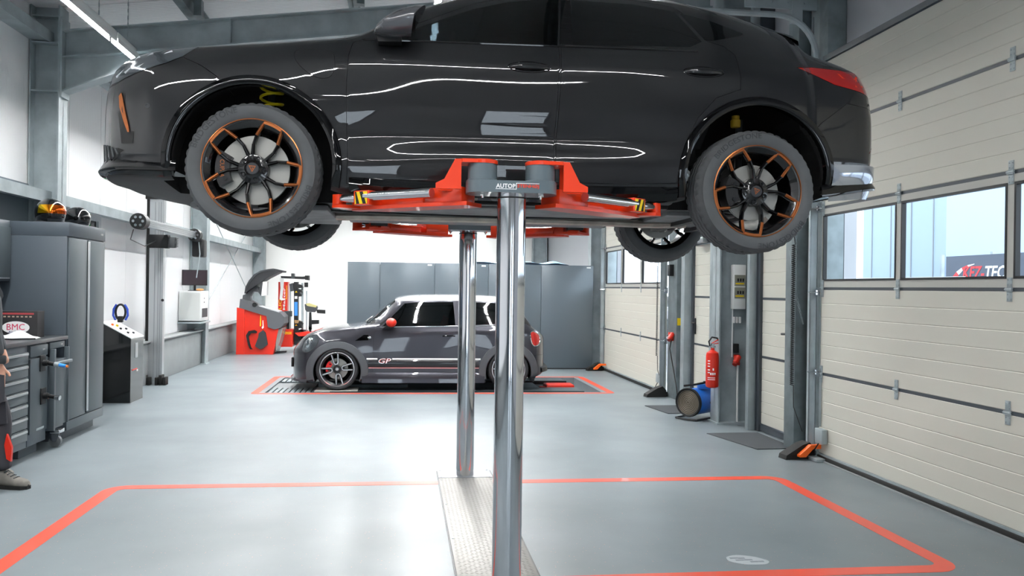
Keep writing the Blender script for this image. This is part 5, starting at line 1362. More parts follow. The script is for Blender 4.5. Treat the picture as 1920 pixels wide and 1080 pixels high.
# white wall box and monitor on the second column
wb_ = thing('wall_box', 'pale grey equipment box mounted in front of the second left column', 'box', (-3.74, 15.0, .84))
MB().box(-.19, .19, -.28, .28, 0, .53, .008).obj('housing', M['white'], wb_)
MB().box(-.17, .17, -.2815, -.28, .03, .50).obj('door', mat('box_panel', 'd6d9d6', .4), wb_)
MB().box(.19, .192, -.2, .2, .06, .22).obj('vent', M['darkgrey'], wb_)
for z in (.33, .40): MB().cyl((.19, -.05, z), (.196, -.05, z), .012, n=10).obj('socket', M['black'], wb_)
tag(MB().box(-3.94, -3.54, 14.70, 15.4, .79, .82, .003).prism([(-3.90, .62), (-3.62, .79), (-3.94, .79), (-3.94, .62)], 15.36, 15.40).obj('shelf', M['galv']), 'steel shelf bracket under the pale wall box', 'shelf')
mo = thing('monitor', 'black flat monitor standing on the pale wall box', 'monitor', (-3.72, 14.95, 1.37))
MB().box(-.22, .22, -.012, .012, .10, .38, .004).obj('frame', M['black'], mo); MB().box(-.205, .205, -.0135, -.012, .115, .365).obj('screen', mat('screen_dark', '2a1f26', .15), mo)
MB().box(-.02, .02, .01, .03, 0.01, .2).box(-.10, .10, -.06, .08, 0, .012, .003).obj('stand', M['black'], mo)
tag(MB().sphere((-3.60, 14.85, 1.395), 1, (.07, .05, .022)).obj('cloth', mat('cloth_orange', 'd99a62', .9)), 'crumpled orange cloth beside the monitor', 'cloth')
for y, n_ in ((12.9, 'grey cable duct running down the left wall beside the alignment post'), (16.6, 'thin grey cable duct on the left wall between column and wheel balancer')):
    tag(MB().box(-3.925, -3.895, y, y+.04, .70, 2.36).box(-3.925, -3.87, y-.03, y+.07, .66, .78, .004).obj('cable_duct', M['white']), n_, 'duct')
# wind bracing rods
for k, (a, b_) in enumerate((((-3.80, 15.8, 3.2), (-3.80, 21.4, .9)), ((-3.83, 15.8, .9), (-3.83, 21.4, 3.2)))):
    tag(MB().cyl(a, b_, .009, n=8).obj('bracing_rod', M['galv']), ('thin bracing rod falling towards the back corner on the left wall', 'thin bracing rod rising towards the back corner on the left wall')[k], 'rod')
# wheel balancer
def at(px, py, Y):      # point on the plane y = Y seen at a pixel of the photograph (used for tracing outlines once)
    d = _fw+_r*((px-935)/1500)-_u*((py-539.5)/1500); return (d.x*Y/d.y, 1.5+d.z*Y/d.y)
wbm = thing('wheel_balancer', 'red wheel balancing machine with raised black hood in the far left corner', 'machine', (-3.1, 18.0, 0))
def pp(pts, Y): return [(a+3.1, b) for a, b in [at(x, y, Y) for x, y in pts]]
def slab(name, pts, y0, y1, m_, p, bev=.0, Y=17.7):
    return MB().prism([(a, max(0.0, b)) for a, b in pp(pts, Y)], y0, y1).obj(name, m_, p)
slab('body', [(444, 665), (445, 577), (460, 579), (500, 592), (502, 612), (522, 616), (517, 640), (512, 664)], -.3, .3, M['red'], wbm)
slab('side_column', [(443, 665), (444.5, 576), (459, 579), (458, 665)], -.33, -.30, M['red'], wbm)
slab('tray', [(449, 576), (451, 560), (459, 562), (468, 565), (480, 572), (505, 580), (526, 586), (533, 594), (533, 606), (527, 614), (515, 617), (503, 613), (500, 592), (470, 583)], -.34, .34, mat('tray_grey', '55575b', .5), wbm)
slab('arm', [(449, 577), (452, 553), (457, 551), (461, 541), (470, 536), (480, 537), (487, 543), (486, 548), (472, 546), (466, 556), (470, 570), (462, 576)], -.10, .05, MATS['tray_grey'], wbm)
hp = [(458, 550), (460, 538), (466, 526), (476, 514), (488, 507), (503, 504), (512, 503), (530, 507), (529, 510), (522, 510), (500, 521), (482, 533), (470, 541)]
slab('hood', hp, -.28, .28, mat('hood_black', '242528', .5), wbm)
slab('hood_edge', [(458, 550), (460, 538), (466, 526), (476, 514), (488, 507), (503, 504), (512, 503), (513, 506), (503, 507), (489, 510), (478, 517), (468, 529), (462, 541), (461, 550)], -.30, .30, M['darkgrey'], wbm)
slab('screen', [(491, 528), (500, 527), (499, 553), (488, 555)], -.25, -.05, M['white'], wbm); slab('screen_frame', [(488, 529), (492, 528), (489, 555), (484, 548)], -.26, -.04, M['darkgrey'], wbm)
slab('screen_holder', [(482, 538), (489, 536), (489, 542), (484, 546)], -.2, -.1, M['black'], wbm)
slab('measuring_arc', [(462, 628), (467, 620), (478, 618), (483, 621), (482, 624), (472, 624), (467, 630), (469, 641), (472, 651), (475, 654), (470, 654), (466, 646)], -.36, -.34, M['black'], wbm)
slab('measuring_plate', [(486, 624), (494, 618), (499, 623), (503, 645), (494, 652), (488, 654), (479, 648), (485, 632)], -.37, -.34, mat('plate_dark', '2f3033', .6), wbm)
slab('hook', [(489, 591), (490, 591), (490, 611), (488, 611)], -.36, -.34, M['yellow'], wbm); slab('letter_curve', [(493, 600), (494, 600), (495, 614), (492, 616), (491, 613), (493, 611)], -.335, -.33, M['whitepaint'], wbm)
MB().cyl((.0, -.35, 0), (.0, -.2, 0), .05, n=16).xf(Matrix.Translation((pp([(478, 571)], 17.7)[0][0], 0, pp([(478, 571)], 17.7)[0][1]))).obj('shaft_cone', M['black'], wbm)
slab('control_panel', [(486, 573), (506, 578), (524, 583), (523, 585), (504, 583), (486, 578)], -.3, .1, mat('panel_pale', 'c4c8ca', .4), wbm)
slab('clear_guard', [(517, 640), (522, 616), (530, 614), (524, 640), (517, 660)], -.28, .28, mat('clear_guard', 'cfd6d2', .1, trans=.7, ior=1.1), wbm)
slab('pedal', [(512, 660), (534, 659), (534, 662), (512, 664)], -.1, .0, M['black'], wbm)
# tyre changer
tcm = thing('tyre_changer', 'tyre changer with a red column, black arms and yellow lettering', 'machine', (-2.2, 18.6, 0))
def sl2(name, pts, y0, y1, m_): return MB().prism([(a+2.2, max(0.0, b)) for a, b in [at(x, y, 18.3) for x, y in pts]], y0, y1).obj(name, m_, tcm)
cr_ = sl2('column', [(520, 528), (538, 528), (536, 618), (519, 618)], -.15, .1, M['red'])
sl2('top_arm', [(525, 517), (566, 518), (577, 517), (578, 523), (566, 523), (526, 521)], -.2, -.05, M['black'])
sl2('arm_knob', [(571, 516), (578, 516), (578, 525), (571, 524)], -.22, -.0, M['black_rough'])
sl2('arm_clamp', [(545, 512), (550, 512), (551, 522), (545, 522)], -.22, -.02, M['darkgrey'])
sl2('tool_head', [(524, 521), (531, 521), (530, 540), (528, 558), (534, 562), (526, 563), (523, 560), (525, 540)], -.22, -.16, M['white'])
for (a, b2, c3, m_) in ((549, 557, 528, M['black']), (562, 566, 530, M['galv']), (540, 542, 535, M['galv']), (571, 573, 545, M['galv'])): sl2('mast', [(a, c3), (b2, c3), (b2, 640), (a, 640)], -.12 if a == 549 else -.05, .02, m_)
sl2('mast_sticker', [(550, 566), (556, 566), (556, 592), (550, 592)], -.125, -.12, mat('sticker_blue', '3a86d8', .4))
sl2('mast_sticker', [(550.5, 555), (555.5, 555), (555.5, 560), (550.5, 560)], -.125, -.12, M['whitepaint'])
for yy in (545, 608): sl2('warning_triangle', [(551, yy+3), (556, yy+3), (553.5, yy)], -.125, -.12, M['yellow'])
for yy, w in ((536, 8), (545, 7), (552, 5), (605, 8), (612, 7), (625, 6)):
    sl2('bead_tool', [(557, yy-4), (557+w, yy-2), (559+w, yy+3), (558, yy+4)], -.18, -.02, M['black'])
sl2('roller', [(541, 532), (548, 530), (549, 545), (543, 546)], -.18, -.02, M['darkgrey']); sl2('roller', [(551, 600), (560, 601), (558, 606), (552, 606)], -.22, .02, mat('roller_brass', '9a7a52', .5))
sl2('gauge', [(569, 529), (576, 529), (576, 538), (569, 538)], -.16, -.1, M['black'])
sl2('base', [(530, 617), (549, 617), (548, 650), (525, 650)], -.3, .2, M['red'])
sl2('base_frame', [(549, 622), (562, 618), (577, 622), (584, 634), (584, 646), (566, 652), (549, 648)], -.05, .2, M['darkgrey'])
sl2('turntable', [(552, 624), (578, 621), (590, 625), (588, 629), (560, 630)], -.28, .2, M['red'])
sl2('blue_guard', [(575, 626), (586, 625), (592, 628), (580, 629)], -.3, -.1, MATS['sticker_blue'])
sl2('motor_box', [(532, 583), (546, 583), (546, 593), (532, 593)], -.24, -.12, M['darkgrey']); sl2('motor_post', [(536, 593), (541, 593), (541, 618), (536, 618)], -.2, -.12, M['black'])
sl2('control_head', [(571, 570), (578, 568), (594, 573), (595, 577), (590, 585), (575, 584), (572, 580)], -.3, -.12, mat('control_dark', '3a3c40', .5)); sl2('control_face', [(573, 569), (579, 568), (594, 573), (592, 576), (576, 573)], -.31, -.12, mat('control_yellow', 'b9b27a', .5))
sl2('control_post', [(579, 585), (583, 585), (584, 618), (578, 618)], -.24, -.18, M['black']); sl2('side_roller', [(592, 580), (609, 581), (609, 588), (594, 587)], -.22, -.14, M['black_rough']); sl2('side_box', [(582, 600), (597, 600), (597, 607), (584, 608)], -.22, -.12, M['black'])
sl2('brace', [(578, 612), (582, 612), (586, 640), (581, 640)], -.24, -.18, M['black'])
for txt, (xa, ya), ln, hh, col_ in (('ARTIGLIO', (523, 590), .72, .06, M['yellow']), ('Master', (531.0, 560), .5, .045, M['whitepaint']), ('Automatic', (535.2, 548), .32, .03, M['yellow'])):
    t = fit_text(txt, ln, hh, .001, .01); a_, b_ = at(xa, ya, 18.3); t.xf(frame_mtx((a_+2.2, -.153, b_ if txt != 'Automatic' else b_), (0, 0, 1), (-1, 0, 0))); t.obj('lettering', col_, tcm, smooth=0)
t = fit_text('CORGHI', .17, .06, .001, .02); a_, b_ = at(539, 624, 18.3); t.xf(frame_mtx((a_+2.2, -.303, b_), (1, 0, 0), (0, 0, 1))); t.obj('lettering', M['yellow'], tcm, smooth=0)
# dark partition
pa = thing('partition', 'dark slate partition wall of tall panels behind the small hatchback', 'partition', (1.3, 14.7, 0))
PN = mat('partition_slate', '5a646b', .28, .1, bump=.03, bscale=200)
for i, (x0, x1) in enumerate(((-.994, -.415), (-.41, .578), (.583, 1.57), (1.575, 2.558), (2.563, 3.55))):
    o = MB().box(x0-1.3, x1-1.3, 0, .04, .02, 1.94, .003).obj('panel', PN, pa)
    if i in (1, 4) or i == 2: MB().box(x1-1.3-.13, x1-1.3-.05, -.002, 0, 1.89, 1.915).obj('label_plate', M['white'], o)
MB().box(-2.29, 2.25, .04, .5, .0, 1.9).obj('cabinet_body', M['cab'], pa); MB().box(-2.294, 2.25, .0, .05, 0, .02).obj('floor_rail', M['black'], pa)
P = []
for i in range(31):
    row = []
    for j in range(9):
        x = i/30; y = j/8; e_ = min(1, 6*x*(1-x)*1.6); row.append((1.0+2.1*x, 14.72+.42*y, 1.945+.075*e_*math.sin(PI*min(1, y*1.0+.12))**.5*(.7+.3*math.sin(14*x+3*y)+.15*math.sin(31*x))))
    P.append(row)
tag(MB().grid(P).obj('tarpaulin', mat('tarp_blue', '9fc6e6', .5)), 'folded light blue sheet lying on top of the dark partition', 'cover')
# ================================================================ RIGHT SIDE
# jamb posts closing the wall around the doors
def jamb(name_label, x0, x1, y0, y1, z1, m_=None, x=0):
    return tag(MB().box(x0, x1, y0, y1, 0, z1, .003).obj('jamb_post', m_ or M['frame_grey']), name_label, 'post')
jamb('grey door post right beside the near sectional door', 3.785, 3.965, 6.83, 6.98, 5.3, M['galv_dark'])
jamb('dark grey steel post carrying the near door track', 3.80, 3.965, 6.99, 7.16, 5.3, M['galv'])
jamb('flat grey steel post on the camera side of the handled side door', 3.70, 3.965, 7.20, 7.40, 5.3, M['galv_dark'])
jamb('round-edged galvanised post on the far side of the handled side door', 3.72, 3.80, 8.26, 8.33, 5.2, M['galv'])
jamb('slate door post behind the round-edged galvanised post', 3.80, 3.965, 8.25, 8.42, 5.2, M['anthracite'])
jamb('galvanised post on the camera side of the second side door', 3.76, 3.965, 9.30, 9.49, 5.2, M['galv'])
jamb('galvanised post on the far side of the second side door', 3.72, 3.965, 10.27, 10.40, 5.2, M['galv'])
jamb('dark steel post with the yellow label beside the far sectional door', 3.74, 3.965, 10.62, 10.98, 5.2, M['galv_dark'])
jamb('pale steel post at the back edge of the far sectional door', 3.785, 3.965, 14.57, 14.68, 5.2, M['galv'])
jamb('pale steel post between yellow label and far sectional door', 3.80, 3.965, 10.99, 11.11, 5.2, M['galv'])
# door tracks
def track(y, sgn, label, top=3.62):
    t = thing('door_track', label, 'door track', (3.70, y, 0))
    MB().box(-.03, .035, 0, .006, .05, top).box(.03, .036, 0, sgn*.05 if sgn > 0 else .0, .05, top).box(-.036, -.03, min(0, sgn*.03), max(.006, sgn*.03), .05, top).obj('rail', M['galv'], t)
    pts = [(0, .0, top)]
    for i in range(1, 10):
        a = PI/2*i/9; pts.append((-.38*(1-math.cos(a)), 0, top+.38*math.sin(a)))
    pts.append((-2.6, 0, top+.38))
    MB().tube(pts, .028, 8).obj('curved_rail', M['galv'], t)
    for z in (1.50, .78, 2.26, 2.96):
        b = MB().cyl((-.05, -sgn*.005, z), (.05, -sgn*.05, z), .006, n=8).cyl((.02, -sgn*.02, z-.02), (.02, -sgn*.02, z+.02), .014, n=10).box(.02, .04, -sgn*.08-.01, -sgn*.02+.01, z-.04, z+.04)
        b.obj('roller', M['chrome'], t)
    pl = MB()
    for i in range(22):
        z = .3+i*.165; pl.cyl((-.031, sgn*.012, z), (-.035, sgn*.012, z), .006, n=6)
    pl.box(-.03, -.026, .0, .012, .1, 4.0) ; pl.obj('perforated_strip', M['galv_dark'], t)
    return t
track(6.87, 1, 'galvanised door track at the far edge of the near sectional door')
track(11.08, 1, 'galvanised door track at the camera edge of the far sectional door')
track(14.56, 1, 'galvanised door track at the back edge of the far sectional door')
sp_ = thing('torsion_spring', 'door spring shaft with motor box high above the near sectional door', 'door drive', (3.6, 6.9, 4.35))
MB().cyl((0, -.45, 0), (0, .25, 0), .055, n=20).cyl((0, -3, 0), (0, .4, 0), .016, n=12).obj('spring', M['galv_dark'], sp_)
MB().cyl((0, .05, 0), (0, .12, 0), .09, n=24).obj('cable_drum', M['darkgrey'], sp_); MB().box(-.42, -.22, .12, .3, -.12, .06, .01).obj('motor_box', M['black'], sp_)
br_ = MB().box(-.5, .36, .16, .18, -.22, -.10).box(-.05, .05, .14, .2, -.35, .1)
for i in range(5): br_.cyl((-.4+i*.16, .16, -.16), (-.4+i*.16, .15, -.16), .01, n=6)
br_.obj('bracket', M['galv'], sp_)
# spiral cable and chains
def spiral(x, y, z0, z1, r, turns, label, drift=.0):
    n = turns*8; pts = [(x+drift*math.sin(PI*i/n)+r*math.cos(2*PI*i/8), y+r*math.sin(2*PI*i/8), z1+(z0-z1)*i/n) for i in range(n+1)]
    tag(MB().tube([(x, y, z1+.12)]+pts+[(x+.01, y-.02, z0-.2), (x+.06, y-.1, z0-.42)], .0045, 5).obj('spiral_cable', M['black']), label, 'cable')
spiral(3.66, 7.17, .62, 1.95, .016, 70, 'black spiral cable hanging beside the near door track')
spiral(3.66, 11.22, .55, 1.85, .012, 60, 'black spiral cable hanging in front of the far sectional door', -.0)
def chain(pts, label, link=.03):
    b = MB(); k = 0
    for a, c in zip(pts[:-1], pts[1:]):
        a, c = Vector(a), Vector(c); n = max(1, int((c-a).length/link)); d = (c-a).normalized(); s = d.orthogonal().normalized(); s2 = d.cross(s)
        for i in range(n):
            p = a+(c-a)*(i+.5)/n; w = s if k % 2 else s2; k += 1
            b.bar(p-d*link*.55+w*.005, p+d*link*.55+w*.005, .0025, .0025); b.bar(p-d*link*.55-w*.005, p+d*link*.55-w*.005, .0025, .0025)
    tag(b.obj('chain', M['galv']), label, 'chain')
chain([(3.66, 7.25, 3.3), (3.66, 7.25, 1.9), (3.68, 7.22, 1.55), (3.74, 7.12, 1.2), (3.70, 7.19, 1.5), (3.69, 7.2, 3.3)], 'hand chain looping down beside the near door post')
chain([(3.72, 10.9, 3.3), (3.72, 10.9, 1.3), (3.70, 10.9, .35)], 'hand chain hanging on the post by the far sectional door')
def chock(x, y, rz, label, orange=True):
    c = thing('wheel_chock', label, 'wheel chock', (x, y, 0), rz)
    MB().prism([(-.17, 0), (.12, 0), (.12, .10), (.07, .15), (.0, .13), (-.16, .04)], -.06, .06).obj('wedge', M['black_rough'], c)
    if orange: MB().prism([(-.06, .03), (.0, .03), (.07, .10), (.17, .10), (.17, .135), (.05, .135), (-.06, .05)], -.11, -.065).obj('arm', M['orange'], c); 
    MB().box(.06, .16, -.03, .07, 0, .07, .008).obj('block', M['black'], c)
    return c
chock(3.58, 6.86, .1, 'black and orange wheel chock at the foot of the near door track')
chock(3.57, 10.93, .1, 'plain black wheel chock at the foot of the labelled post', False)
chock(3.55, 14.45, .1, 'black and orange wheel chock at the back end of the far sectional door')
for x, y, lb in ((3.70, 6.72, 'grey junction box low on the near sectional door'), (3.70, 11.25, 'grey junction box low on the far sectional door')):
    j = thing('junction_box', lb, 'box', (x, y, .16)); MB().box(-.02, .035, -.07, .06, 0, .13, .008).obj('box', M['galv'], j); MB().tube([(-.01, 0, 0), (-.03, .03, -.06), (0, .08, -.1), (.02, .12, -.13)], .006, 6).obj('lead', M['black'], j)
    MB().box(-.06, .03, -.06, .16, -.16, -.13, .005).obj('bottom_bracket', M['galv'], j)
tag(MB().cyl((3.73, 6.77, .3), (3.73, 6.77, .74), .006, n=6).cyl((3.735, 6.80, .3), (3.735, 6.80, 2.2), .004, n=6).obj('tension_cable', M['galv']), 'thin steel cable at the far edge of the near sectional door', 'cable')
# mats
def matobj(pts, label):
    o = MB().prism(pts, 0.0, .008, 'Z').obj('door_mat', M['mat']); tag(o, label, 'mat')
matobj([(3.19, 8.08), (3.36, 7.24), (3.76, 7.27), (3.76, 8.10)], 'dark grey mat in front of the handled side door')
matobj([(3.13, 10.05), (3.22, 9.4), (3.72, 9.45), (3.74, 10.07)], 'dark grey mat behind the blue heater')
# fuse box, sockets on the column web
fb_ = thing('fuse_box', 'white fuse box with two clear flaps on the right steel column', 'fuse box', (3.77, 8.70, 1.30))
MB().box(-.075, .075, -.07, 0, 0, .50, .008).obj('housing', M['white'], fb_)
for z in (.12, .26):
    w = MB().box(-.06, .065, -.076, -.07, z, z+.125).obj('flap', mat('fuse_window', '8f9184', .1, coat=1), fb_)
    MB().box(-.05, .05, -.078, -.076, z+.02, z+.035).obj('strip', M['yellow'], w)
    for i in range(3): MB().box(-.03+i*.03, -.012+i*.03, -.079, -.076, z+.05, z+.085).obj('breaker', M['black'], w)
for i in range(4): pass
sk = thing('cable_clamp', 'row of pale cable clamps under the fuse box', 'clamp', (3.78, 8.72, 1.17))
for i in range(3): MB().box(-.05+i*.035, -.03+i*.035, -.03, 0, -.03, .04, .003).obj('clamp', M['white'], sk)
tag(MB().box(3.745, 3.80, 8.69, 8.735, .80, .905, .004).obj('switch_box', M['black']), 'small black switch box under the cable clamps', 'switch')
def cee(x, y, z, label):
    r = thing('power_socket', label, 'socket', (x, y, z)); MB().cyl((.02, 0, .04), (-.03, -.03, -.03), .034, n=16).box(-.03, .035, -.01, .03, -.06, .06, .006).obj('housing', M['red'], r)
    MB().cyl((-.03, -.03, -.03), (-.045, -.042, -.05), .028, n=16).obj('cap', mat('socket_dark_red', '9c1f12', .4), r); return r
cee(3.78, 8.70, .72, 'red power socket low on the column under the black switch')
cee(3.70, 10.72, .86, 'red power socket on the dark post by the far sectional door')
tag(MB().box(3.75, 3.85, 10.612, 10.618, 1.02, 1.12).obj('warning_label', M['yellow']), 'small yellow warning label on the dark post', 'sign')
tag(MB().box(3.68, 3.74, 10.75, 10.85, 1.70, 1.86, .006).obj('control_box', M['black']), 'black control box high on the dark post', 'box')
tag(MB().tube([(3.70, 10.7, .82), (3.66, 10.65, .70), (3.66, 10.5, .45), (3.64, 10.3, .2), (3.6, 10.1, .02)], .008, 6).obj('power_cable', M['black']), 'black power cable curving down from the red socket', 'cable')
tag(MB().cyl((3.79, 8.70, .0), (3.79, 8.70, .66), .012, n=8).cyl((3.73, 8.72, .75), (3.73, 8.72, 1.3), .009, n=8).obj('conduit', M['white']), 'pale conduit pipe under the fuse box', 'pipe')
tag(MB().cyl((3.72, 9.29, 0), (3.72, 9.29, 4.8), .012, n=8).obj('conduit', M['galv']), 'thin conduit pipe beside the second side door', 'pipe')
# door closer, exit sign above side doors
dc = thing('door_closer', 'silver door closer at the top of the second side door', 'door closer', (3.80, 9.85, 2.14)); MB().box(-.07, 0, -.18, .12, -.03, .04, .01).obj('body', M['alu'], dc); MB().bar((-.05, .1, .05), (-.03, .36, .05), .02, .008).obj('arm', M['alu'], dc)
exit_sign(3.74, 9.48, 2.26, .22, .13, (-.6, -.8, 0), 'green exit sign above the second side door')
exit_sign(3.745, 8.25, 2.33, .22, .12, (-.6, -.8, 0), 'green exit sign seen through the rear wheel of the lifted car')
# fire extinguisher
fe = thing('fire_extinguisher', 'red fire extinguisher hanging on the right steel column', 'fire extinguisher', (3.475, 8.66, .41))
bodyp = [(0, 0), (.045, 0), (.066, .012), (.072, .03), (.072, .36), (.064, .395), (.04, .415), (.022, .425), (.02, .45), (0, .45)]
MB().lathe(bodyp, 32).obj('cylinder', M['red'], fe)
MB().cyl((0, 0, .44), (0, 0, .50), .018, n=12).box(-.03, .03, -.015, .015, .455, .475, .004).obj('valve', M['chrome'], fe)
MB().bar((-.01, 0, .50), (.07, 0, .545), .022, .008).bar((-.01, 0, .49), (.075, 0, .505), .022, .008).obj('lever', M['red'], fe)
MB().tube([(-.03, 0, .47), (-.045, 0, .52), (-.01, 0, .57), (.05, 0, .56), (.08, .01, .52), (.078, .03, .40), (.078, .03, .1)], .010, 8).obj('hose', M['black'], fe)
lb_ = MB()
for i in range(9):
    a = -2.6+1.6*i/8
lp = [[(.0728*math.cos(a), .0728*math.sin(a), z) for z in (.12, .30)] for a in [-2.75+.75*i/6 for i in range(7)]]
def fe_print(a0, a1, z0, z1):
    P = [[(.0730*math.cos(a), .0730*math.sin(a), z) for z in (z0, z1)] for a in [a0+(a1-a0)*i/4 for i in range(5)]]
    MB().grid(P).obj('print', M['whitepaint'], fe, smooth=60)
for z in (.30, .27, .24, .20, .17): fe_print(-2.7, -2.3, z, z+.012)
for a in (-2.25, -1.95, -1.65): fe_print(a, a+.2, .15, .175)
fe_print(-2.7, -1.5, .115, .122); fe_print(-2.7, -1.5, .095, .102); fe_print(-1.9, -1.7, .20, .225)
MB().box(-.02, .06, .0, .08, .2, .24).obj('wall_bracket', M['galv'], fe)
# blue fan heater
ht = thing('fan_heater', 'blue drum-shaped fan heater on a black tube stand', 'heater', (3.47, 9.0, 0), 0)
ax = Vector((.80, .60, 0)).normalized(); c0 = Vector((-.17, -.06, .205))
def ring(name, prof, m_, n=36):
    b = MB().lathe(prof, n, 'X'); q = Matrix.Translation(c0) @ Matrix.Rotation(math.atan2(ax.y, ax.x), 4, 'Z') ; b.xf(q); return b.obj(name, m_, ht)
ring('drum', [(0, .035), (.14, .035), (.150, .0), (.155, .01), (.155, .36), (.13, .40), (.0, .40)], M['blue'])
ring('front_rim', [(.162, -.012), (.168, .0), (.168, .025), (.155, .03), (.14, .0), (.162, -.012)], M['black_rough'])
ring('guard_back', [(.0, .02), (.145, .02), (.145, .012), (0, .012)], mat('guard_brown', '5e5548', .6))
for i in range(7): r_ = .02+i*.02; ring('guard_ring', [(r_+.0022, .0), (r_, -.0022), (r_-.0022, 0), (r_, .0022), (r_+.0022, .0)], mat('guard_metal', '8f897e', .5, .6), 28)
MB().box(-.02, .12, -.04, .06, .355, .41, .01).obj('switch_housing', M['blue'], ht)
MB().tube([(-.24, -.12, .405), (-.1, -.06, .41), (.1, .03, .43), (.14, .05, .41)], .012, 8).obj('handle', M['black'], ht)
MB().box(.04, .07, -.02, .02, .42, .445).obj('knob', M['black'], ht)
for off in (-.13, .15):
    n_ = Vector((-ax.y, ax.x, 0))*off
    MB().tube([c0+ax*-.02+n_*1.0+Vector((0, 0, -.19)), c0+ax*.38+n_*1.0+Vector((0, 0, -.19)), c0+ax*.40+n_*1.1+Vector((0, 0, -.1)), c0+ax*.22+n_*1.15+Vector((0, 0, .0))], .011, 8).obj('stand_tube', M['black'], ht)
MB().tube([c0+ax*-.02+Vector((-ax.y, ax.x, 0))*-.13+Vector((0, 0, -.19)), c0+ax*-.05+Vector((0, 0, -.19)), c0+ax*-.02+Vector((-ax.y, ax.x, 0))*.15+Vector((0, 0, -.19))], .011, 8).obj('stand_tube', M['black'], ht)
MB().prism([(c0+ax*.25).xy[:], (c0+ax*.31).xy[:], (c0+ax*.31+Vector((.02, -.02, 0))).xy[:]], .33, .34, 'Z').obj('sticker', M['yellow'], ht)

# ================================================================ OUTSIDE
tag(MB().box(4.12, 60, -20, 60, -.12, -.02).obj('yard', mat('yard_asphalt', '8d9094', .8)), 'pale yard surface outside the doors', 'ground')
ob = thing('container', 'pale blue-grey container block outside the near door windows', 'building', (10.2, 13.6, 0))
MB().box(-1.2, 1.2, -1.22, 1.2, -.02, 3.55).obj('wall', mat('container_blue', '9fb1c8', .6), ob)
MB().box(-1.25, 1.25, -1.26, 1.24, 3.55, 3.62).obj('roof_edge', M['darkgrey'], ob)
for y in (-.9, -.3, .3, .9): MB().box(-1.21, -1.2, y-.01, y+.01, 0, 3.5).obj('panel_joint', M['kerb'], ob)
hb_ = thing('hall_building', 'white hall building beyond the yard', 'building', (17, 15, 0))
MB().box(-1, 6, -30, 60, -.02, 6.5).obj('wall', mat('hall_white', 'e8eaec', .7), hb_)
for i in range(40): MB().box(-1.01, -1, -15.5+i*1.1, -15.48+i*1.1, 0, 6.5).obj('panel_joint', M['kerb'], hb_)
fr_ = thing('railing', 'white railing in front of the pale container', 'railing', (8.3, 13.6, 0))
for z in (1.72, 1.1): MB().box(-.02, .02, -2.6, 3.0, z, z+.05).obj('rail', M['whitepaint'], fr_)
for y in (-2.4, -.9, .6, 2.1): MB().box(-.02, .02, y, y+.05, -.02, 1.72).obj('post', M['whitepaint'], fr_)
bn = thing('banner', 'dark fence banner with KFZ-TEC lettering and a red and white swoosh', 'banner', (8.9, 11.2, 0))
MB().box(-.01, .01, -1.6, 1.02, .85, 2.12).obj('sheet', mat('banner_dark', '5d6470', .7), bn)
for y in (-1.6, .0, 1.15): MB().box(.01, .06, y, y+.05, -.02, 2.16).obj('post', M['galv'], bn)
for txt, y, w, m_ in (('KFZ-', .36+.02, .48, mat('banner_red', 'e0474a', .6)), ('TEC', -.09, .42, M['whitepaint'])):
    t = fit_text(txt, w, .20, .004, .02, .2); t.xf(frame_mtx((-.013, y, 1.845), (0, -1, 0), (0, 0, 1))); t.obj('lettering', m_, bn, smooth=0)
for i in range(7):      # curb-striped arc, thick at the lower left and thin at the upper right
    q0, q1 = i/7, (i+1)/7
    def arc(q, o): t_ = -.25+q*(PI/2+.2); return (.33+(.60+o)*math.cos(t_), 1.60+(.385+o)*math.sin(t_))
    w0, w1 = .15*(1-q0)+.01, .15*(1-q1)+.01
    MB().prism([arc(q0, 0), arc(q1, 0), arc(q1, -w1), arc(q0, -w0)], -.0135, -.0115, 'X').obj('swoosh', M['whitepaint'] if i % 2 == 0 else MATS['banner_red'], bn, smooth=0)
oc = thing('car', 'dark car parked outside, seen through the far door window', 'car', (9.2, 27.0, -.02), PI/2+.2)
for nm in ('body', 'door', 'front_bumper', 'rear_bumper', 'bonnet', 'roof', 'side_window', 'windscreen', 'rear_window', 'tail_lamp', 'headlamp'):
    for o in md[nm]:
        k_ = o.copy(); COL.objects.link(k_); k_.parent = oc
for cx in (-1.235, 1.235):
    for sg in (-1, 1):
        k_ = MB().lathe([(0, -.1), (.2, -.1), (.3, -.09), (.3, .09), (0, .1)], 28, 'Y').obj('wheel', MATS['tyre_small'], oc); k_.location = (cx, sg*.735, .3)
# unseen lockers added behind the camera as dark bands for reflections
for i in range(4):
    lk = thing('added_locker', 'added slate cabinet against the wall behind the camera, %s from the left' % ('first', 'second', 'third', 'fourth')[i], 'cabinet', (-3.5+i*.62, YB+.27, 0))
    MB().box(-.3, .3, -.25, .25, 0, 1.95, .004).obj('body', M['cab'], lk); MB().box(-.28, .28, .25, .265, .08, 1.9, .004).obj('door', M['cab2'], lk)
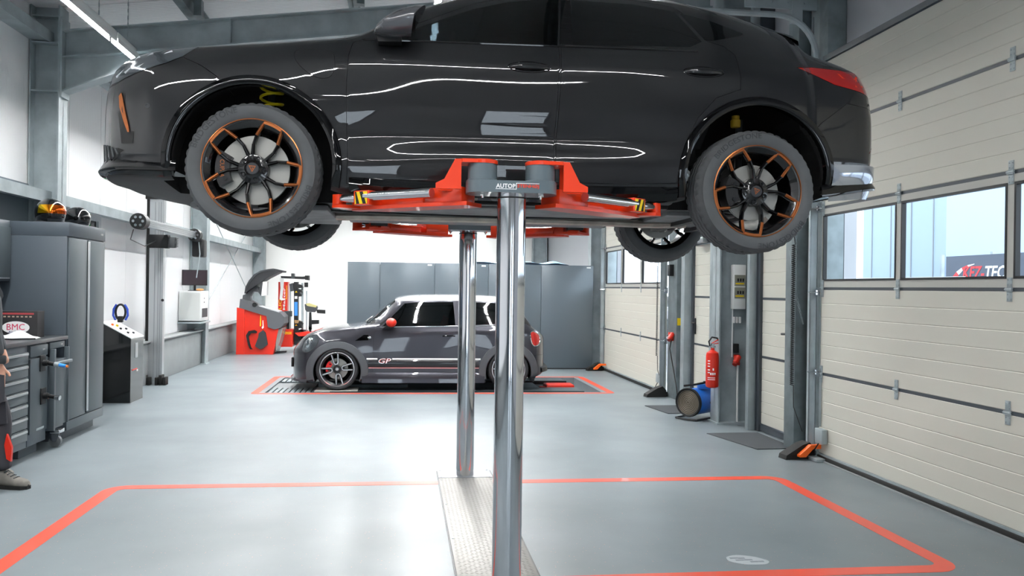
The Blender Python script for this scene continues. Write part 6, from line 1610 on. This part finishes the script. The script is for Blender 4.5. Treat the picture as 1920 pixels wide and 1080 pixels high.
# ================================================================ MECHANIC AT THE LEFT EDGE
def skin(name, verts, edges, radii, m_, parent, sub=2, root=0):
    me = bpy.data.meshes.new(name); me.from_pydata([Vector(v) for v in verts], edges, [])
    o = bpy.data.objects.new(name, me); COL.objects.link(o)
    md_ = o.modifiers.new('s', 'SKIN'); md_.use_smooth_shade = True
    for i, r in enumerate(radii):
        sv = me.skin_vertices[0].data[i]; sv.radius = r if hasattr(r, '__len__') else (r, r); sv.use_root = (i == root)
    s2 = o.modifiers.new('u', 'SUBSURF'); s2.levels = sub; s2.render_levels = sub
    dg = bpy.context.evaluated_depsgraph_get(); dg.update()
    nm = bpy.data.meshes.new_from_object(o.evaluated_get(dg)); bpy.data.objects.remove(o)
    nm.name = name; nm.materials.clear(); nm.materials.append(m_); nm.polygons.foreach_set('use_smooth', [True]*len(nm.polygons))
    o = bpy.data.objects.new(name, nm); COL.objects.link(o); o.parent = parent; return o
pr = thing('person', 'mechanic in dark workwear with red accents, hand in trouser pocket, at the left edge', 'person', (-2.97, 6.3, 0))
SKIN_ = mat('skin', 'd7a58c', .5)
HOOD = mat('hoodie_grey', '4a4e52', .9, bump=.4, bscale=40); TR = mat('trousers_dark', '3a3a3f', .85, bump=.4, bscale=30); BOOT = mat('boot_grey', '6d6a64', .8, noise_amt=.2, nscale=20)
V = [(-.12, 0, .98), (-.13, 0, 1.15), (-.14, 0, 1.33), (-.15, 0, 1.46), (-.14, 0, 1.53), (-.13, 0, 1.62),
     (-.13, -.17, 1.43), (.05, -.25, 1.19), (.115, -.235, .96), (.12, -.20, .87),
     (-.15, .17, 1.43), (-.17, .25, 1.17), (-.08, .26, .95), (-.05, .26, .86)]
Ed = [(0, 1), (1, 2), (2, 3), (3, 4), (4, 5), (3, 6), (6, 7), (7, 8), (8, 9), (3, 10), (10, 11), (11, 12), (12, 13)]
# body (skin) kept slim below the clothes
skin('body', V, Ed, [(.13, .10), (.12, .09), (.14, .10), (.08, .07), (.05, .05), (.05, .05), .05, .04, .033, .025, .05, .04, .033, .03], SKIN_, pr)
# sweatshirt
skin('hoodie', [(-.12, 0, .93), (-.13, 0, 1.12), (-.14, 0, 1.32), (-.15, 0, 1.44), (-.15, 0, 1.50), (-.12, -.18, 1.41), (.03, -.245, 1.22), (.09, -.245, 1.08), (.115, -.225, .955), (-.15, .18, 1.41), (-.17, .255, 1.17), (-.08, .265, .95)],
     [(0, 1), (1, 2), (2, 3), (3, 4), (3, 5), (5, 6), (6, 7), (7, 8), (3, 9), (9, 10), (10, 11)], [(.15, .175), (.14, .165), (.15, .19), (.09, .10), .07, .085, .075, .068, .05, .085, .068, .045], HOOD, pr)
MB().lathe([(.046, -.03), (.052, -.02), (.052, .02), (.046, .03)], 20).xf(Matrix.Translation((.117, -.222, .94)) @ Matrix.Rotation(-.15, 4, 'X')).obj('cuff', mat('cuff_dark', '2f3235', .9), pr)
skin('trousers', [(-.12, 0, .95), (-.10, 0, .86), (-.02, -.11, .76), (.10, -.12, .50), (.09, -.115, .30), (.12, -.11, .12), (-.12, .10, .80), (-.13, .13, .50), (-.14, .15, .30), (-.14, .16, .11)],
     [(0, 1), (1, 2), (2, 3), (3, 4), (4, 5), (1, 6), (6, 7), (7, 8), (8, 9)], [(.15, .165), (.15, .165), (.105, .10), .075, .07, .062, (.10, .10), .075, .07, .062], TR, pr)
for (x, y, rz) in ((.12, -.11, -.25), (-.14, .16, .15)):
    b = MB(); P = []
    for x_, w, h in ((-.115, .022, .05), (-.11, .036, .10), (-.06, .042, .125), (0, .042, .12), (.05, .042, .085), (.11, .05, .068), (.16, .046, .058), (.185, .03, .04), (.19, .01, .02)):
        P.append([(x_, w*math.cos(a)*(1 if math.sin(a) > -.3 else 1.05), max(.012, .012+h*(.5+.5*math.sin(a)))) for a in [2*PI*i/18 for i in range(19)]])
    b.grid(P); b.xf(Matrix.Translation((x, y, 0)) @ Matrix.Rotation(rz, 4, 'Z')); bo = b.obj('boot', BOOT, pr, smooth=60)
    b = MB(); pts = [(-.12, -.03), (-.05, -.042), (.08, -.052), (.16, -.048), (.195, -.02), (.195, .02), (.16, .048), (.08, .052), (-.05, .042), (-.12, .03)]
    b.prism(pts, 0, .024, 'Z').xf(Matrix.Translation((x, y, 0)) @ Matrix.Rotation(rz, 4, 'Z')); b.obj('sole', M['black_rough'], bo)
    b = MB()
    for i in range(4): b.tube([(.02+i*.025, -.03, .115-.012*i), (.03+i*.025, 0, .128-.014*i), (.02+i*.025, .03, .115-.012*i)], .004, 5)
    b.xf(Matrix.Translation((x, y, 0)) @ Matrix.Rotation(rz, 4, 'Z')); b.obj('laces', M['darkgrey'], bo)
# head
hd_ = MB(); P = []
for i in range(17):
    t = i/16; el = -PI/2+PI*t; row = []
    for j in range(25):
        a = 2*PI*j/24; r = math.cos(el); x = r*math.cos(a)*.098; y = r*math.sin(a)*.078; z = math.sin(el)*.122
        if z < 0: x += -.0+.012*(-z/.122)*(1 if x > 0 else -1)*0; y *= 1-.25*(-z/.122); x *= 1-.12*(-z/.122)
        f_ = math.exp(-((a if a < PI else a-2*PI)/.22)**2)
        x += .022*f_*math.exp(-((z+.012)/.028)**2)+.006*f_*math.exp(-((z+.062)/.02)**2)
        row.append((x, y, z))
    P.append(row)
hm = Matrix.Translation((-.11, 0, 1.66)) @ Matrix.Rotation(.25, 4, 'Y')
hd_.grid(P); hd_.xf(hm); head = hd_.obj('head', SKIN_, pr, smooth=60)
b = MB()
for s in (-1, 1): b.sphere((.083, s*.031, .012), .012, n=10, m=8)
b.xf(hm); b.obj('eyes', M['whitepaint'], head)
b = MB().box(.088, .096, -.024, .024, -.063, -.055, .003); b.xf(hm); b.obj('mouth', mat('lips', 'a8655a', .5), head)
for s in (-1, 1): b = MB().sphere((0, s*.078, .0), 1, (.022, .009, .034)); b.xf(hm); b.obj('ear', SKIN_, head)
P = [[(math.cos(el)*math.cos(a)*.106-.008, math.cos(el)*math.sin(a)*.087, math.sin(el)*.13+.004) for a in [2*PI*j/24 for j in range(25)]] for el in [(.30+1.27*i/10) for i in range(11)]]
b = MB().grid(P); P = [[(math.cos(el)*math.cos(a)*.106-.008, math.cos(el)*math.sin(a)*.087, math.sin(el)*.13+.004) for a in [PI*.55+PI*.9*j/16 for j in range(17)]] for el in [(-.5+.85*i/6) for i in range(7)]]; b.grid(P)
b.xf(hm); b.obj('hair', mat('hair_brown', '3a2a20', .8), head, smooth=60)
# hand sliding into the pocket: wrist, back of hand, five fingers
skin('hand', [(.115, -.215, .92), (.125, -.205, .875), (.13, -.195, .835), (.150, -.205, .80), (.150, -.205, .765), (.150, -.20, .74), (.135, -.212, .79), (.135, -.212, .75), (.135, -.208, .72), (.118, -.212, .79), (.118, -.212, .75), (.118, -.208, .725), (.103, -.207, .795), (.103, -.207, .765), (.103, -.203, .745), (.148, -.19, .86), (.170, -.18, .84), (.178, -.175, .815)],
     [(0, 1), (1, 2), (2, 3), (3, 4), (4, 5), (2, 6), (6, 7), (7, 8), (2, 9), (9, 10), (10, 11), (2, 12), (12, 13), (13, 14), (1, 15), (15, 16), (16, 17)],
     [.028, (.034, .022), (.036, .02), .0095, .009, .008, .0095, .009, .008, .0095, .009, .008, .0085, .008, .007, .012, .010, .009], SKIN_, pr)
b = MB(); b.prism([(.03, .93), (.20, .90), (.205, .72), (.12, .66), (.03, .70)], -.232, -.219, 'Y').xf(Matrix.Translation((-.04, 0, -.07))); b.obj('pocket', TR, pr)
MB().tube([(-.04, -.22, 1.12), (-.0, -.225, 1.05), (.02, -.22, .98), (.025, -.21, .93)], .006, 6).obj('piping', M['red'], pr)
MB().prism([(.155, .40), (.19, .30), (.185, .20), (.155, .22), (.14, .32)], -.165, -.14).obj('knee_patch', M['red'], pr)
MB().prism([(.05, .62), (.16, .64), (.17, .48), (.06, .47)], -.20, -.175).obj('cargo_pocket', mat('pocket_dark', '303036', .9), pr)
# ladder at the very edge
ld = thing('step_ladder', 'aluminium step ladder whose leg shows at the left edge beside the boot', 'ladder', (-2.97, 5.74, 0))
for y in (.13, -.30):
    l_ = MB().bar((.145, y, .03), (-.10, y, .86), .05, .024, (0, 1, 0)).obj('leg', M['alu'], ld); MB().box(.115, .175, y-.03, y+.03, 0, .05, .006).obj('foot', M['black_rough'], l_)
    l_ = MB().bar((-.45, y, .03), (-.14, y, .86), .04, .022, (0, 1, 0)).obj('leg', M['alu'], ld); MB().box(-.475, -.425, y-.025, y+.025, 0, .05, .006).obj('foot', M['black_rough'], l_)
for z, x in ((.28, .06), (.55, -.01)): MB().box(x-.06, x+.03, -.28, .11, z-.015, z+.01, .004).obj('step', M['alu'], ld)
MB().box(-.24, -.04, -.32, .15, .86, .885, .006).obj('platform', M['alu'], ld)
# ---- tidy: no part deeper than thing > part > sub-part; groups for repeats
def depth(o):
    d = 0
    while o.parent: o = o.parent; d += 1
    return d
deep = [o for o in bpy.data.objects if depth(o) > 2]
for o in sorted(deep, key=depth, reverse=True):
    m_ = o.matrix_basis.copy(); p = o.parent
    while depth(p) > 1: m_ = p.matrix_basis @ m_; p = p.parent
    o['_p'] = p.name; o['_m'] = [v for r_ in m_ for v in r_]
for o in deep:
    o.parent = bpy.data.objects[o['_p']]; v = list(o['_m']); o.matrix_basis = Matrix((v[0:4], v[4:8], v[8:12], v[12:16]))
    del o['_p']; del o['_m']
GR = dict(ceiling_lamp='strip lamps hanging from the roof', steel_column='galvanised steel columns along the side walls', roof_rafter='haunched roof rafters', wall_rail='galvanised rails on the left wall',
    floor_line='red lines framing the lift bays', car_lift='two columns of the vehicle lift', base_plate='steel plates at the lift column feet', helmet='helmets on the tall cabinet', hose_coupling='hose couplings on the base cabinet',
    carton='cartons on the worktop', cable_duct='cable ducts on the left wall', bracing_rod='crossed bracing rods on the left wall', jamb_post='door posts along the right wall', door_track='vertical door tracks', wheel_chock='wheel chocks along the right wall',
    junction_box='junction boxes on the sectional doors', door_mat='mats in front of the side doors', power_socket='red power sockets', exit_sign='green exit signs', spiral_cable='spiral cables of the door drives', chain='hand chains of the doors', added_locker='lockers added behind the camera for reflections', conduit='conduit pipes on the right')
for o in bpy.data.objects:
    if o.parent is None and o.get('label') and not o.get('group') and o.get('kind') != 'structure':
        b_ = o.name.split('.')[0]
        if b_ in GR: o['group'] = GR[b_]
